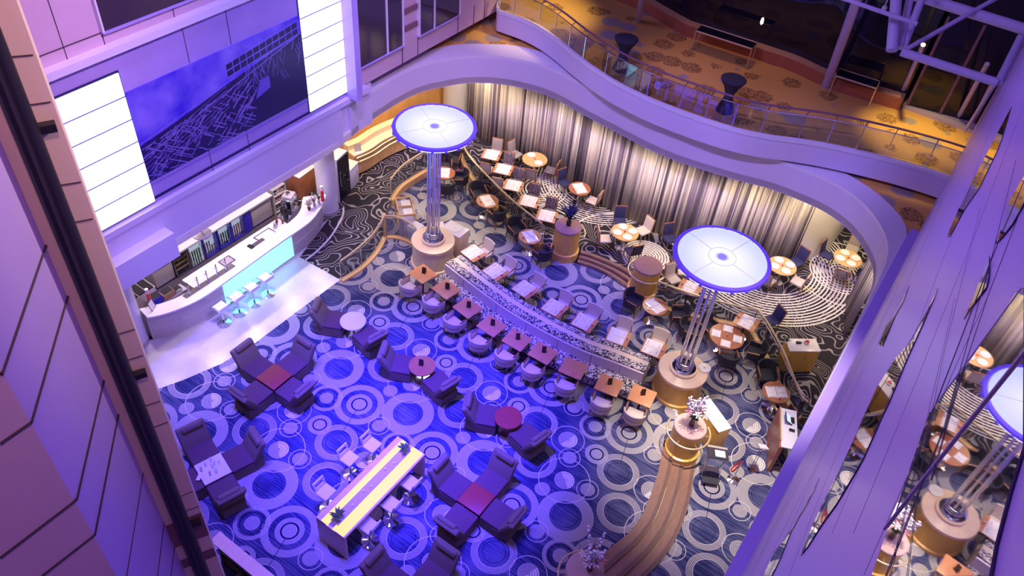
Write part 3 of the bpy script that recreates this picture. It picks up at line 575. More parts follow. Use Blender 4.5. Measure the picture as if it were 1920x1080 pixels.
for x in (8.45, 9.42, 11.4): yp(wx(x), wx(x) + 0.012, 9.8, 14 if x == 8.45 else wz(9.45), YW + 0.10, YW + 0.125, M['groove'], m)
yp(3, wx(20), wz(9.47), wz(9.485), YW + .1, YW + .125, M['groove'], m)
struct(m.build('trim_wall_bands'))
# ================================================================ NEAR LEFT: cladding corner, fin with black pipe
def azi(px, py): d = ray(px, py); return Vector((d.x, d.y, 0)).normalized()
aC = azi(120, 905); d_c = 3.6; PC = aC * d_c                       # vertical corner of the near cladding
def hitplane(az, P, dirv):  # intersect az ray with line P + s*dirv
    den = az.x * dirv.y - az.y * dirv.x; t = (P.x * dirv.y - P.y * dirv.x) / den; return az * t
dX = Vector((1, 0, 0)); d2 = ray(530, -960); d2 = Vector((d2.x, d2.y, 0)).normalized()
aE = azi(252, 850); PE = hitplane(aE, PC, d2)
d3 = ray(4400, -540); d3 = Vector((d3.x, d3.y, 0)).normalized()
aR = azi(292, 725); PR = hitplane(aR, PE, d3)
ZT, ZL = 22.0, -0.5
def vwall(A, B_, t, mat, name, z0=ZL, z1=ZT):
    dv = (B_ - A).normalized(); n = Vector((-dv.y, dv.x, 0)); 
    if n.dot(A) < 0: n = -n
    mb = MB(); P = [A, B_, B_ + n * t, A + n * t]
    if (P[1] - P[0]).cross(P[2] - P[1]).z < 0: P.reverse()
    mb.prism(P, z0, z1, mat); return mb.build(name)
struct(vwall(PC - dX * 3.0, PC, 0.3, M['clad'], 'wall_near_left'))
struct(vwall(PC, PE, 0.3, M['pcv2'], 'wall_near_canted'))
m = MB(); dv = (PR - PE).normalized(); nn = Vector((-dv.y, dv.x, 0)); nn = nn if nn.dot(PE) > 0 else -nn
struct(vwall(PE, PR, 0.25, M['cladw'], 'wall_near_fin'))
def joint(pA, pB, out=0.004, w=0.012, name=None):
    pass
m = MB()
def onwall(px, py, P, dv, out):   # pixel to the vertical plane through P along dv, pulled out toward camera
    n = Vector((-dv.y, dv.x, 0)).normalized(); n = n if n.dot(P) > 0 else -n
    d = ray(px, py); t = (P.dot(n) - out) / (d.x * n.x + d.y * n.y); return Vector((d.x * t, d.y * t, CAM_Z + d.z * t))
def groove_line(P, dv, a, b, r=0.009): m.tube([onwall(*a, P, dv, 0.0), onwall(*b, P, dv, 0.0)], r, M['groove'], 6)
for a, b in (((58, 792), (96, 436)), ((58, 792), (133, 533)), ((143, 937), (200, 687)), ((177, 1003), (226, 753)), ((237, 1080), (272, 863)), ((295, 1080), (310, 958)), ((320, 1080), (330, 1000)), ((3, 702), (93, 438))):
    if (a, b) == ((58, 792), (96, 436)): continue
    groove_line(PC, d2, a, b, 0.011 if a[0] < 180 else 0.006)
for a, b in (((0, 832), (58, 792)), ((0, 1046), (143, 937)), ((78, 1080), (177, 1003))): groove_line(PC, dX, a, b, 0.011)
for a, b in (((2, 108), (62, 103)), ((38, 199), (95, 191)), ((100, 349), (152, 341)), ((127, 419), (174, 410)), ((213, 629), (253, 617)), ((230, 678), (268, 666)), ((265, 763), (300, 752)), ((280, 804), (315, 791)), ((330, 934), (362, 921)), ((340, 961), (373, 949))):
    groove_line(PE, d3, a, b, 0.005)
struct(m.build('trim_near_joints'))
m = MB()
for (za, zb) in (((365, 965), (372, 1010)), ((378, 1035), (384, 1050))):
    A, B_ = onwall(*za, PE, d3, 0.0), onwall(*zb, PE, d3, 0.0); z1, z0 = A.z, B_.z
    n = nn * -0.004; m.add([PE + n + Vector((0, 0, z0)), PR + n + Vector((0, 0, z0)), PR + n + Vector((0, 0, z1)), PE + n + Vector((0, 0, z1))], [(0, 1, 2, 3)], M['claddark'])
struct(m.build('trim_brown_bands'))
# black pipe standing off the fin, with brackets
pp = onwall(235, 700, PE, d3, 0.06); root = thing('black_pipe', 'long black vertical pipe bracketed to the beige fin at the left', 'pipe', (pp.x, pp.y, 12))
mb = MB(); mb.tube([(0, 0, -12), (0, 0, 9)], 0.05, M['blackmetal'], 14); mb.tube([(dv.x * -0.055, dv.y * -0.055, -12), (dv.x * -0.055, dv.y * -0.055, 9)], 0.03, M['blackmetal'], 8); mb.build('pipe', root)
for q in ((75, 245), (247, 710), (350, 990)):
    zz = onwall(*q, PE, d3, 0.05).z - 12
    mb = MB(); mb.box((dv.x * 0.07 + nn.x * .03, dv.y * 0.07 + nn.y * .03, zz), (0.12, 0.05, 0.05), M['blackmetal'], atan2(dv.y, dv.x)); mb.build('bracket', root)
# ================================================================ RIGHT: violet clad wall with mirror glass (plane y = -0.36)
YM = -0.36
m = MB(); m.box((14.5, YM - 0.2, 12.0), (31, 0.4, 16), M['pcv']); struct(m.build('wall_right'))
m = MB(); m.box((11, -0.235, 4.4), (22, 0.25, 1.2), M['pcv2']); struct(m.build('trim_right_ledge'))  # violet light on the ledge is put into this material's colour
m = MB(); m.box((11, -0.5, 1.9), (26, 0.3, 3.8), M['cream']); struct(m.build('wall_right_lower'))
def atYpoly(L, y): return [atY(a, b, y) for a, b in L]
def ypanel(mb, L, y, th, mat):
    P = atYpoly(L, y); n = len(P); tri = tessellate_polygon([[Vector((p.x, p.z, 0)) for p in P]])
    vs = [(p.x, y + th, p.z) for p in P] + [(p.x, y, p.z) for p in P]
    mb.add(vs, [tuple(t) for t in tri], mat); mb.add(vs, [(i, (i + 1) % n, n + (i + 1) % n, n + i) for i in range(n)], M['cable'])
MIR = [[(1759.7, 541), (1714, 635), (1680, 672 + 0), (1645, 727), (1620, 781), (1581, 872), (1550, 930), (1525, 983), (1502, 1041), (1514, 1027), (1542, 983), (1570, 944), (1598, 897), (1618, 863), (1656, 778), (1666, 758), (1681, 722), (1703, 669), (1730, 610)],
       [(1919, 541), (1909, 547), (1825, 672), (1745, 775), (1725, 830), (1689, 935), (1672.8, 971), (1661, 1010), (1636, 1082), (1859, 1082), (1870, 1021), (1897, 919), (1922, 838), (1922, 541)],
       [(1897, 200), (1859, 272), (1842, 305), (1820, 349), (1797, 394), (1776, 444), (1781, 444), (1810, 391), (1837, 352), (1870, 283), (1878, 263)],
       [(1705, 535), (1680, 590), (1662, 612), (1648, 645), (1655, 650), (1680, 591), (1694, 566)],
       [(1537, 897), (1515, 940), (1486, 993), (1450, 1040), (1432, 1080), (1448, 1080), (1464, 1047), (1486, 991), (1514, 944)],
       [(1922, 330), (1892, 380), (1882, 424), (1867, 458), (1880, 445), (1900, 420), (1922, 380)],
       [(1856, 480), (1825, 563), (1809, 599), (1820, 580), (1850, 540), (1855, 520)]]
MLAB = ['long narrow leaf shaped mirror sliver in the middle of the violet wall', 'large mirror pane at lower right reflecting the right lamp column', 'slim mirror sliver high on the violet wall reflecting amber carpet',
        'tiny crooked mirror sliver nearest the gallery edge', 'thin mirror sliver at the foot of the violet wall', 'small mirror triangle at the right frame edge', 'short dark edged mirror wedge under the crossing cables']
for L_, lb in zip(MIR, MLAB):
    mb = MB(); ypanel(mb, L_, YM + 0.004, 0.004, M['mirror']); tag(mb.build('wall_mirror'), lb, 'mirror', 'mirror panes in the violet wall')
# rails and cables running along the wall
def wline(L_, y, r, mat, nm, lb, cat='cable', grp='cables along the violet wall'):
    S = []
    for (a, b), (c, d) in zip(L_, L_[1:]): S += [(a + (c - a) * i / 12, b + (d - b) * i / 12) for i in range(12)]
    S.append(L_[-1]); S = [atY(a, b, y) for a, b in S]; S = [p for p in S if 0 < p.x < 22 and p.z > 5.3]
    mb = MB(); mb.tube([S[i] for i in sorted({0, len(S) // 3, 2 * len(S) // 3, len(S) - 1})], r, mat, 8); tag(mb.build(nm), lb, cat, grp)
CL = [((1838, 390), (1735, 800), (1700, 1080)), ((1905, 300), (1860, 480), (1770, 800), (1660, 1080)), ((1790, 560), (1735, 800), (1668, 1078)), ((1830, 185), (1640, 640), (1440, 1080)), ((1860, 150), (1690, 560), (1425, 1080)),
      ((1800, 280), (1660, 590), (1408, 1080)), ((1775, 330), (1640, 600), (1416, 1060)), ((1900, 120), (1745, 560), (1560, 1000)), ((1918, 200), (1790, 540), (1600, 1000)), ((1745, 380), (1620, 620), (1400, 1070)), ((1712, 470), (1590, 700), (1395, 1070)),
      ((1605, 770), (1560, 870), (1480, 1078)), ((1919, 380), (1820, 640), (1745, 900)), ((1850, 560), (1790, 690), (1620, 1078))]
for i, L_ in enumerate(CL):
    wline(L_, YM + 0.0095, 0.0008 if i not in (1, 12) else 0.0013, M['cable'], 'cable', 'thin dark cable on the violet wall, %s from the gallery side' % ORD[{9: 0, 10: 1, 5: 2, 6: 3, 4: 4, 3: 5, 11: 6, 7: 7, 8: 8, 13: 9, 2: 10, 0: 11, 1: 12, 12: 13}[i]])
wline([(1925, 655), (1745, 880), (1658, 992)], YM + 0.009, 0.005, M['tube'], 'diagonal_tube', 'bright violet tube crossing the large mirror pane', 'tube', None)
wline([(1922, 600 - 265), (1870, 458), (1742, 790), (1680, 960)], YM + 0.008, 0.002, M['cable'], 'mirror_edge_rail', 'dark kinked rail along the left rim of the large mirror', 'rail', None)
wline([(1752, 560), (1714, 636), (1645, 728), (1620, 782), (1502, 1042)], YM + 0.008, 0.002, M['cable'], 'sliver_edge_rail', 'dark curved rail along the left rim of the long mirror sliver', 'rail', None)
wline([(1915, 540), (1745, 772)], YM + 0.008, 0.0022, M['tube'], 'mirror_top_tube', 'pale violet tube along the top rim of the large mirror', 'tube', None)
# ================================================================ LAMP COLUMNS
def lamp_column(px, py, side, rot):
    b = at(px, py, 5.5)
    # drum
    root = thing('column_drum', 'round oak drum plinth under the %s glowing disc lamp' % side, 'plinth', (b.x, b.y, 0))
    z0 = RZ
    mb = MB(); mb.lathe([(0.74, z0), (0.76, z0 + 0.02), (0.76, 0.10), (0.70, 0.12), (0.70, 0.90)], M['oakp' if side == 'left' else 'maple'], n=48); mb.build('drum_side', root)
    mb = MB(); mb.lathe([(0.72, 0.90), (0.735, 0.91), (0.735, 1.0), (0.72, 1.01)], M['oakp'], n=48); mb.build('drum_top', root)
    root = thing('disc_lamp_column', 'tall %s lamp column of steel tubes carrying a glowing round disc' % side, 'lamp', (b.x, b.y, 1.01))
    mb = MB(); mb.lathe([(0.40, 0.0), (0.41, 0.05), (0.40, 0.08)], M['oakp'], n=40); mb.build('base_ring', root)
    mb = MB(); mb.lathe([(0.37, 0.08), (0.36, 0.14), (0.30, 0.15), (0.26, 0.15)], M['steel'], n=36); mb.build('base_plate', root)
    for z in (0.22, 0.30, 0.38):
        mb = MB(); mb.tube([(0.24 * cos(a), 0.24 * sin(a), z) for a in [2 * pi * i / 28 for i in range(28)]], 0.018, M['steel'], 8, closed=True); mb.build('collar_ring', root)
    for i in range(8):
        a = 2 * pi * i / 8 + rot; x, y = 0.20 * cos(a), 0.20 * sin(a)
        mb = MB(); mb.tube([(x, y, 0.14), (x, y, 4.2)], 0.024, M['steel'], 10); mb.build('pole_tube', root)
    mb = MB(); mb.tube([(0, 0, 0.14), (0, 0, 4.2)], 0.035, M['steel'], 10); mb.build('core_tube', root)
    mb = MB(); mb.lathe([(0.22, 4.08), (0.30, 4.12), (0.32, 4.26), (0.20, 4.30)], M['lit'], n=36); mb.build('neck', root)
    R_ = 1.27; zt = 5.5 - 1.01
    rim = MB(); rim.lathe([(0.30, zt - 0.22), (1.05, zt - 0.16), (R_ - 0.02, zt - 0.10), (R_, zt - 0.02), (R_ - 0.02, zt)], M['lit'], n=64, caps=False); ro = rim.build('disc_underside', root)
    rim = MB(); rim.lathe([(R_ + 0.005, zt - 0.06), (R_ + 0.01, zt), (R_ - 0.0, zt + 0.02), (R_ - 0.105, zt + 0.02)], M['discrim'], n=64, caps=False); rim.build('rim', root)
    for i in range(20):
        a = 2 * pi * i / 20; mb = MB(); mb.box((R_ * cos(a), R_ * sin(a), zt - 0.07), (0.05, 0.07, 0.08), M['discrim'], a); mb.build('rim_bolt', root)
    mb = MB(); mb.lathe([(0.0, 0), (R_ - 0.10, 0)], M['disc'], n=64, caps=False); o = mb.build('glowing_disc', root); o.location = (0, 0, zt + 0.012)
    mb = MB()
    for i in range(4):
        a = rot + pi / 4 + i * pi / 2 + 0.2; mb.tube([(0.36 * cos(a), 0.36 * sin(a), zt + 0.018), ((R_ - .1) * cos(a), (R_ - .1) * sin(a), zt + 0.018)], 0.007, M['tube'], 6)
    mb.tube([(0.36 * cos(a), 0.36 * sin(a), zt + 0.018) for a in [2 * pi * i / 40 for i in range(40)]], 0.007, M['tube'], 6, closed=True); mb.build('divider_lines', root)
    for q_ in range(3):
        a = 2.1 * q_ + 0.5; spot('lamp_downlight', (b.x + 0.6 * cos(a), b.y + 0.6 * sin(a), 5.2), (b.x + 0.15 * cos(a), b.y + 0.15 * sin(a), 1.0), (1.0, 0.80, 0.52), 130, 75, 0.8, 0.08)
    return b
lamp_column(815, 237, 'left', 0.1); lamp_column(1354, 482, 'right', 0.3)
# ================================================================ RAIL DRUMS
def drum(px, py, r, top, label, rail=(0, 2 * pi), base=RZ, cat='drum'):
    c = at(px, py, 1.12); root = thing('round_drum', label, 'drum', (c.x, c.y, 0))
    mb = MB(); mb.lathe([(r + 0.06, base), (r + 0.06, base + 0.30), (r, base + 0.32), (r, 1.04)], M['maple'], n=48); mb.build('drum_body', root)
    mb = MB(); mb.lathe([(r, 1.04), (r + 0.02, 1.05), (r + 0.02, 1.10), (r, 1.12)], top, n=48); mb.build('stone_top', root)
    a0, a1 = rail; k = 30; rr = r + 0.17
    mb = MB(); mb.tube([(rr * cos(a0 + (a1 - a0) * i / k), rr * sin(a0 + (a1 - a0) * i / k), 0.86) for i in range(k + 1)], 0.028, M['gold'], 10); rl = mb.build('handrail', root)
    for i in range(4):
        a = a0 + (a1 - a0) * (i + .5) / 4; mb = MB(); mb.tube([(r * cos(a), r * sin(a), 0.80), (rr * cos(a), rr * sin(a), 0.85)], 0.012, M['gold'], 6); mb.build('rail_bracket', root)
    return c
D3 = drum(1295, 798, 0.44, M['rose'], 'golden round drum with flowers and a dark vase beside the curved steps', (1.4, 5.6))
D4 = drum(1097, 1068, 0.44, M['rose'], 'round drum with flowers at the bottom end of the curved steps', (0.3, 4.8))
D1 = drum(1066, 423, 0.46, M['granite'], 'granite topped drum with a dark plant at the left of the short steps', (-1.5, 0.9))
D2 = drum(1216, 497, 0.47, M['granite'], 'empty granite topped drum at the right of the short steps', (1.2, 4.2))
# flower arrangements
def flowers(c, z, label, s=1.0, lean=(0.0, 0.0), seed=1):
    r_ = random.Random(seed); root = thing('flower_arrangement', label, 'flowers', (c[0], c[1], z))
    mb = MB(); mb.lathe([(0.07 * s, 0), (0.085 * s, 0.05), (0.06 * s, 0.22 * s), (0.075 * s, 0.36 * s), (0.06 * s, 0.36 * s)], M['vase'], n=20); mb.build('vase', root)
    g = MB(); f = MB(); p = MB()
    for i in range(20):
        a = r_.random() * 2 * pi; t = 0.1 + 0.35 * r_.random(); h = (0.45 + 0.6 * r_.random()) * s; x, y = t * cos(a) * s, t * sin(a) * s
        g.tube([(0, 0, 0.3 * s), (x * .5, y * .5, 0.3 * s + h * .6), (x, y, 0.3 * s + h)], 0.006, M['leaf'], 5)
        if i % 2 == 0:
            for q in range(9):
                u = 0.45 + 0.06 * q; xx, yy = x * u + 0.03 * r_.uniform(-1, 1), y * u + 0.03 * r_.uniform(-1, 1); f.lathe([(0.002, -0.03), (0.034, 0), (0.028, 0.025), (0.002, 0.03)], M['flower'], (xx, yy, 0.3 * s + h * u + .05), 7)
        else:
            zt = 0.3 * s + h * 0.5
            for q in range(6):
                b = q * pi / 3; p.add([(x * .6, y * .6, zt), (x * .6 + .09 * cos(b - .25), y * .6 + .09 * sin(b - .25), zt + .04), (x * .6 + .14 * cos(b), y * .6 + .14 * sin(b), zt + .03), (x * .6 + .09 * cos(b + .25), y * .6 + .09 * sin(b + .25), zt + .04)], [(0, 1, 2, 3)], M['pinkp'] if i % 4 == 1 else M['flower'])
        for q in range(3):
            b = r_.random() * 6.28; zz = 0.32 * s + 0.12 * q; g.add([(0, 0, zz), (.11 * cos(b - .2), .11 * sin(b - .2), zz + .1), (.22 * cos(b), .22 * sin(b), zz + .10), (.11 * cos(b + .2), .11 * sin(b + .2), zz + .1)], [(0, 1, 2, 3)], M['leaf'])
    g.build('stems', root); f.build('white_blossoms', root); p.build('lily_blossoms', root)
fp = at(1296, 797, 1.12); flowers((fp.x, fp.y), 1.12, 'tall white flowers on the drum at the top of the curved steps', 1.0, seed=4)
fp = at(1105, 1068, 1.12); flowers((fp.x, fp.y), 1.12, 'white gladioli and pink lilies on the drum at the bottom edge', 1.0, seed=9)
def leafy(c, z, label, r, h, n, mat, pot, seed=1, name='potted_plant', pr=0.09, ph=0.16):
    r_ = random.Random(seed); root = thing(name, label, 'plant', (c[0], c[1], z))
    mb = MB(); mb.lathe([(pr * .75, 0), (pr, ph), (pr * .85, ph)], pot, n=16); mb.build('pot', root)
    g = MB()
    for i in range(n):
        a = r_.random() * 2 * pi; l = r * (0.5 + 0.5 * r_.random()); hh = h * (0.5 + 0.5 * r_.random()); w_ = 0.035 * (r / .3) + .006
        p0 = Vector((0, 0, ph)); p1 = Vector((l * .5 * cos(a), l * .5 * sin(a), ph + hh * .8)); p2 = Vector((l * cos(a), l * sin(a), ph + hh)); s_ = Vector((-sin(a), cos(a), 0)) * w_
        g.add([p0 - s_ * .4, p0 + s_ * .4, p1 + s_, p1 - s_, p2], [(0, 1, 2, 3), (3, 2, 4)], mat)
    g.build('leaves', root)
pp_ = at(1066, 422, 1.12); leafy((pp_.x, pp_.y), 1.12, 'dark bluish leafy plant in a pot on the granite drum', 0.42, 0.55, 34, M['navyfab'], M['blackp'], 5, pr=0.11, ph=0.22)
# ================================================================ BANQUETTE
def banquette():
    root = thing('curved_banquette', 'long curved back to back banquette in squiggle fabric between the two lamp columns', 'sofa')
    C = sofaC[2:-2]; d = lambda a: offs(C, a)
    def part(nm, a, b, z0, z1, mt): mb = MB(); ribbon(mb, d(a), d(b), z0, z1, M[mt]); return mb.build(nm, root)
    part('front_seat', -0.96, -0.38, 0.14, 0.46, 'squig'); part('front_plinth', -0.80, -0.30, 0.0, 0.14, 'blackp')
    part('front_back_panel', -0.42, -0.30, 0.0, 0.84, 'sofaback'); part('front_ridge', -0.36, -0.09, 0.80, 0.90, 'squig')
    part('cream_groove', -0.10, 0.10, RZ, 0.87, 'sofacream'); part('rear_ridge', 0.10, 0.26, 0.60, 0.90, 'squig')
    part('rear_back_panel', 0.24, 0.34, RZ, 0.80, 'sofaback'); part('rear_seat', 0.34, 0.66, RZ + 0.14, 0.22, 'squig'); part('rear_plinth', 0.34, 0.58, RZ, RZ + 0.14, 'blackp')
    mb = MB(); n = len(C)
    for i in range(4, n, 5):
        p = offs(C, -0.423)[i]; mb.tube([(p.x, p.y, 0.47), (p.x, p.y, 0.80)], 0.006, M['groove'], 5)
    mb.build('seams', root)
# left of travel direction = rear side? choose sign so that the front faces the lounge (-x)
t0 = (sofaC[3] - sofaC[2]); 
if Vector((-t0.y, t0.x)).x < 0: _off = offs; offs = (lambda C, d, f=_off: f(C, -d))
banquette()
if Vector((-t0.y, t0.x)).x < 0: offs = _off
# ================================================================ FURNITURE PROTOTYPES (face +x)
def legs4(root, mat, xs, ys, z1, r=0.022, splay=0.03, r2=0.014):
    for sx in xs:
        for sy in ys:
            mb = MB(); mb.tube([(sx, sy, z1), (sx + (splay if sx > 0 else -splay), sy + (splay if sy > 0 else -splay) * .5, 0)], r, mat, 8, r2=r2); mb.build('leg', root)
def shell_back(root, mat, rx, ry, z0, z1, a0, a1, th, cx=0.0, lean=0.04, name='backrest', ztaper=0.0):
    mb = MB(); n = 18; vs = []; fs = []
    for i in range(n + 1):
        a = a0 + (a1 - a0) * i / n; u = abs(2 * i / n - 1); zt = z1 - ztaper * u * u
        for r_, z in ((0, z0), (0, zt - .02), (th * .5, zt), (th, zt - .02), (th, z0)):
            k = (z - z0) / max(0.01, z1 - z0) * lean
            vs.append((cx + (rx + r_ + k) * cos(a), (ry + r_ + k) * sin(a), z))
    for i in range(n):
        for j in range(5): fs.append((i * 5 + j, (i + 1) * 5 + j, (i + 1) * 5 + (j + 1) % 5, i * 5 + (j + 1) % 5))
    fs.append((0, 1, 2, 3, 4)); fs.append(tuple(n * 5 + j for j in (4, 3, 2, 1, 0))); mb.add(vs, fs, mat, None, True); return mb.build(name, root)
def tub_chair():
    r = thing('tub_chair', 'x', 'chair'); mb = MB(); mb.box((0.02, 0, 0.40), (0.50, 0.50, 0.13), M['creamfab'], bev=0.05); mb.build('seat', r)
    shell_back(r, M['creamfab'], 0.27, 0.27, 0.34, 0.76, radians(92), radians(268), 0.05, 0.02, 0.03, ztaper=0.10)
    mb = MB(); mb.tube([(0.02 + 0.335 * cos(a), 0.335 * sin(a), 0.52) for a in [radians(105 + 150 * i / 14) for i in range(15)]], 0.010, M['legwood'], 6); mb.build('wood_trim', r)
    for s in (-1, 1):
        mb = MB(); mb.box((0.14, s * 0.295, 0.50), (0.30, 0.05, 0.32), M['creamfab'], bev=0.02); a = mb.build('arm_panel', r)
        mb = MB(); mb.box((0.14, s * 0.295, 0.665), (0.31, 0.04, 0.02), M['legwood']); mb.build('armrest', a)
    legs4(r, M['legwood'], (-0.18, 0.24), (-0.22, 0.22), 0.36); return r
def high_chair():
    r = thing('dining_chair', 'x', 'chair'); mb = MB(); mb.box((0.02, 0, 0.42), (0.48, 0.46, 0.10), M['creamfab'], bev=0.04); mb.build('seat', r)
    shell_back(r, M['creamfab'], 0.62, 0.62, 0.38, 0.92, radians(158), radians(202), 0.05, 0.42, 0.08)
    for s in (-1, 1):
        mb = MB(); mb.tube([(-0.20, s * 0.25, 0.66), (0.05, s * 0.27, 0.64), (0.20, s * 0.26, 0.62), (0.22, s * 0.25, 0.40)], 0.018, M['legwood'], 8); mb.build('armrest', r)
    legs4(r, M['legwood'], (-0.18, 0.22), (-0.20, 0.20), 0.38); return r
def arm_chair():
    r = thing('armchair', 'x', 'chair'); mb = MB(); mb.box((0.0, 0, 0.42), (0.50, 0.52, 0.11), M['blackfab'], bev=0.04); mb.build('seat', r)
    shell_back(r, M['blackfab'], 0.25, 0.27, 0.36, 0.84, radians(112), radians(248), 0.05, 0.0, 0.06)
    for s in (-1, 1):
        mb = MB(); mb.tube([(-0.12, s * 0.30, 0.70), (0.10, s * 0.30, 0.665), (0.25, s * 0.29, 0.645), (0.26, s * 0.27, 0.46)], 0.020, M['cherry'], 8); mb.build('armrest', r)
        mb = MB(); mb.box((0.05, s * 0.285, 0.52), (0.38, 0.03, 0.22), M['blackfab'], bev=0.012); mb.build('side_panel', r)
    legs4(r, M['legwood'], (-0.20, 0.24), (-0.24, 0.24), 0.38); return r
def side_chair(fab, nm='side_chair'):
    r = thing(nm, 'x', 'chair'); mb = MB(); mb.box((0.0, 0, 0.43), (0.44, 0.44, 0.08), fab, bev=0.03); mb.build('seat', r)
    mb = MB(); mb.box((0, 0, 0.24), (0.045, 0.42, 0.50), fab, T=Matrix.Translation((-0.21, 0, 0.44)) @ Matrix.Rotation(radians(-8), 4, 'Y'), bev=0.02); b = mb.build('backrest', r)
    mb = MB()
    for s in (-1, 1): mb.box((-0.035, s * 0.22, 0.24), (0.03, 0.02, 0.52), M['cherry'], T=Matrix.Translation((-0.20, 0, 0.44)) @ Matrix.Rotation(radians(-8), 4, 'Y'))
    mb.box((-0.035, 0, 0.505), (0.03, 0.46, 0.02), M['cherry'], T=Matrix.Translation((-0.20, 0, 0.44)) @ Matrix.Rotation(radians(-8), 4, 'Y'))
    mb.build('back_frame', b); legs4(r, M['legwood'], (-0.19, 0.19), (-0.19, 0.19), 0.40); return r
def lounge_chair():   # front edge of the seat at x = 0
    r = thing('lounge_chair', 'x', 'lounge chair'); mb = MB()
    mb.prism([(0, -0.36), (0, 0.36), (-0.62, 0.37), (-0.88, 0.30), (-0.88, -0.30), (-0.62, -0.37)], 0.04, 0.34, M['greyfab']); mb.build('base', r)
    mb = MB(); mb.box((-0.32, 0, 0.385), (0.64, 0.72, 0.13), M['greyseat'], bev=0.03); mb.build('seat_cushion', r)
    T = Matrix.Translation((-0.60, 0, 0.28)) @ Matrix.Rotation(radians(-27), 4, 'Y')
    mb = MB(); mb.box((0, 0, 0.38), (0.17, 0.76, 0.76), M['greyfab'], T=T, bev=0.05); b = mb.build('backrest', r)
    mb = MB(); mb.box((-0.10, 0, 0.26), (0.06, 0.62, 0.46), M['greyfab'], T=T, bev=0.03); mb.build('back_shell', b)
    mb = MB(); mb.box((0.08, 0.03, 0.70), (0.14, 0.58, 0.18), M['greyfab'], T=T, bev=0.055); mb.build('head_cushion', b)
    for s in (-1, 1):
        for x in (-0.08, -0.78): mb = MB(); mb.cyl((x, s * 0.27, 0), 0.025, 0.05, M['steel'], 10); mb.build('foot', r)
    return r
def square_table(top, w_=0.66, d_=0.72, nm='square_table'):
    r = thing(nm, 'x', 'table'); mb = MB(); mb.box((0, 0, 0.735), (w_, d_, 0.035), top, bev=0.008); mb.build('tabletop', r)
    mb = MB(); mb.cyl((0, 0, 0.02), 0.035, 0.70, M['blackmetal'], 14); mb.build('pedestal', r)
    mb = MB(); mb.lathe([(0.20, 0), (0.20, 0.012), (0.05, 0.03)], M['steel'], n=28); mb.build('foot_plate', r); return r
def round_table(top, R_=0.40, h=0.75, nm='round_table', base=M['steel'], br=0.25):
    r = thing(nm, 'x', 'table'); mb = MB(); mb.lathe([(R_ - 0.01, h - 0.035), (R_, h - 0.03), (R_, h - 0.006), (R_ - 0.006, h)], top, n=40); mb.build('tabletop', r)
    mb = MB(); mb.cyl((0, 0, 0.02), 0.03, h - 0.05, M['steel'], 14); mb.build('pedestal', r)
    mb = MB(); mb.lathe([(br, 0), (br, 0.012), (0.05, 0.03)], base, n=32); mb.build('foot_plate', r); return r
def bar_stool(arms):
    r = thing('bar_stool', 'x', 'stool'); mb = MB(); mb.lathe([(0.22, 0), (0.22, 0.012), (0.06, 0.045), (0.03, 0.06)], M['steel'], n=32); mb.build('base_disc', r)
    mb = MB(); mb.cyl((0, 0, 0.05), 0.03, 0.40, M['steel'], 12); mb.cyl((0, 0, 0.4), 0.02, 0.30, M['steel'], 12); mb.build('pole', r)
    mb = MB(); mb.box((0, 0, 0.74), (0.38, 0.40, 0.07), M['litwhite'], bev=0.03); mb.build('seat', r)
    if arms: 
        for s in (-1, 1): mb = MB(); mb.tube([(0.17, s * 0.20, 0.72), (0.19, s * 0.22, 0.82), (0.0, s * 0.22, 0.86), (-0.20, s * 0.21, 0.84), (-0.20, s * 0.18, 0.72)], 0.012, M['steel'], 8); mb.build('side_loop', r)
        mb = MB(); mb.box((-0.17, 0, 0.80), (0.04, 0.38, 0.09), M['litwhite'], bev=0.02); mb.build('backrest', r)
    else:
        T = Matrix.Translation((-0.18, 0, 0.74)) @ Matrix.Rotation(radians(-14), 4, 'Y')
        mb = MB(); mb.box((0, 0, 0.06), (0.05, 0.38, 0.16), M['litwhite'], T=T, bev=0.022)
        for s in (-1, 1): mb.box((0, s * 0.155, 0.19), (0.05, 0.07, 0.14), M['litwhite'], T=T, bev=0.02)
        mb.box((0, 0, 0.285), (0.05, 0.38, 0.09), M['litwhite'], T=T, bev=0.022); mb.build('backrest', r)
    mb = MB(); mb.tube([(0.02, 0, 0.30), (0.14, 0.10, 0.28), (0.20, 0, 0.28), (0.14, -0.10, 0.28), (0.02, 0, 0.30)], 0.010, M['steel'], 8); mb.build('footrest', r); return r
def menu_stand():
    r = thing('menu_stand', 'x', 'menu'); mb = MB(); mb.box((0, 0, 0.0), (0.005, 0.13, 0.25), M['blackp'], T=Matrix.Translation((0.024, 0, 0.125)) @ Matrix.Rotation(radians(-10), 4, 'Y'))
    mb.box((0, 0, 0.0), (0.005, 0.13, 0.25), M['blackp'], T=Matrix.Translation((-0.024, 0, 0.125)) @ Matrix.Rotation(radians(10), 4, 'Y')); mb.build('cover', r)
    mb = MB(); mb.box((0, 0, 0.005), (0.05, 0.10, 0.01), M['paper']); mb.build('paper_insert', r); return r
def cruet():
    r = thing('cruet_set', 'x', 'condiments'); mb = MB(); mb.box((0, 0, 0.006), (0.10, 0.05, 0.012), M['steel']); mb.build('tray', r)
    for s, mt in ((-1, 'redp'), (1, 'plate')): mb = MB(); mb.lathe([(0.018, 0.012), (0.022, 0.05), (0.010, 0.08)], M[mt], (s * 0.026, 0, 0), 10); mb.build('pot', r)
    return r
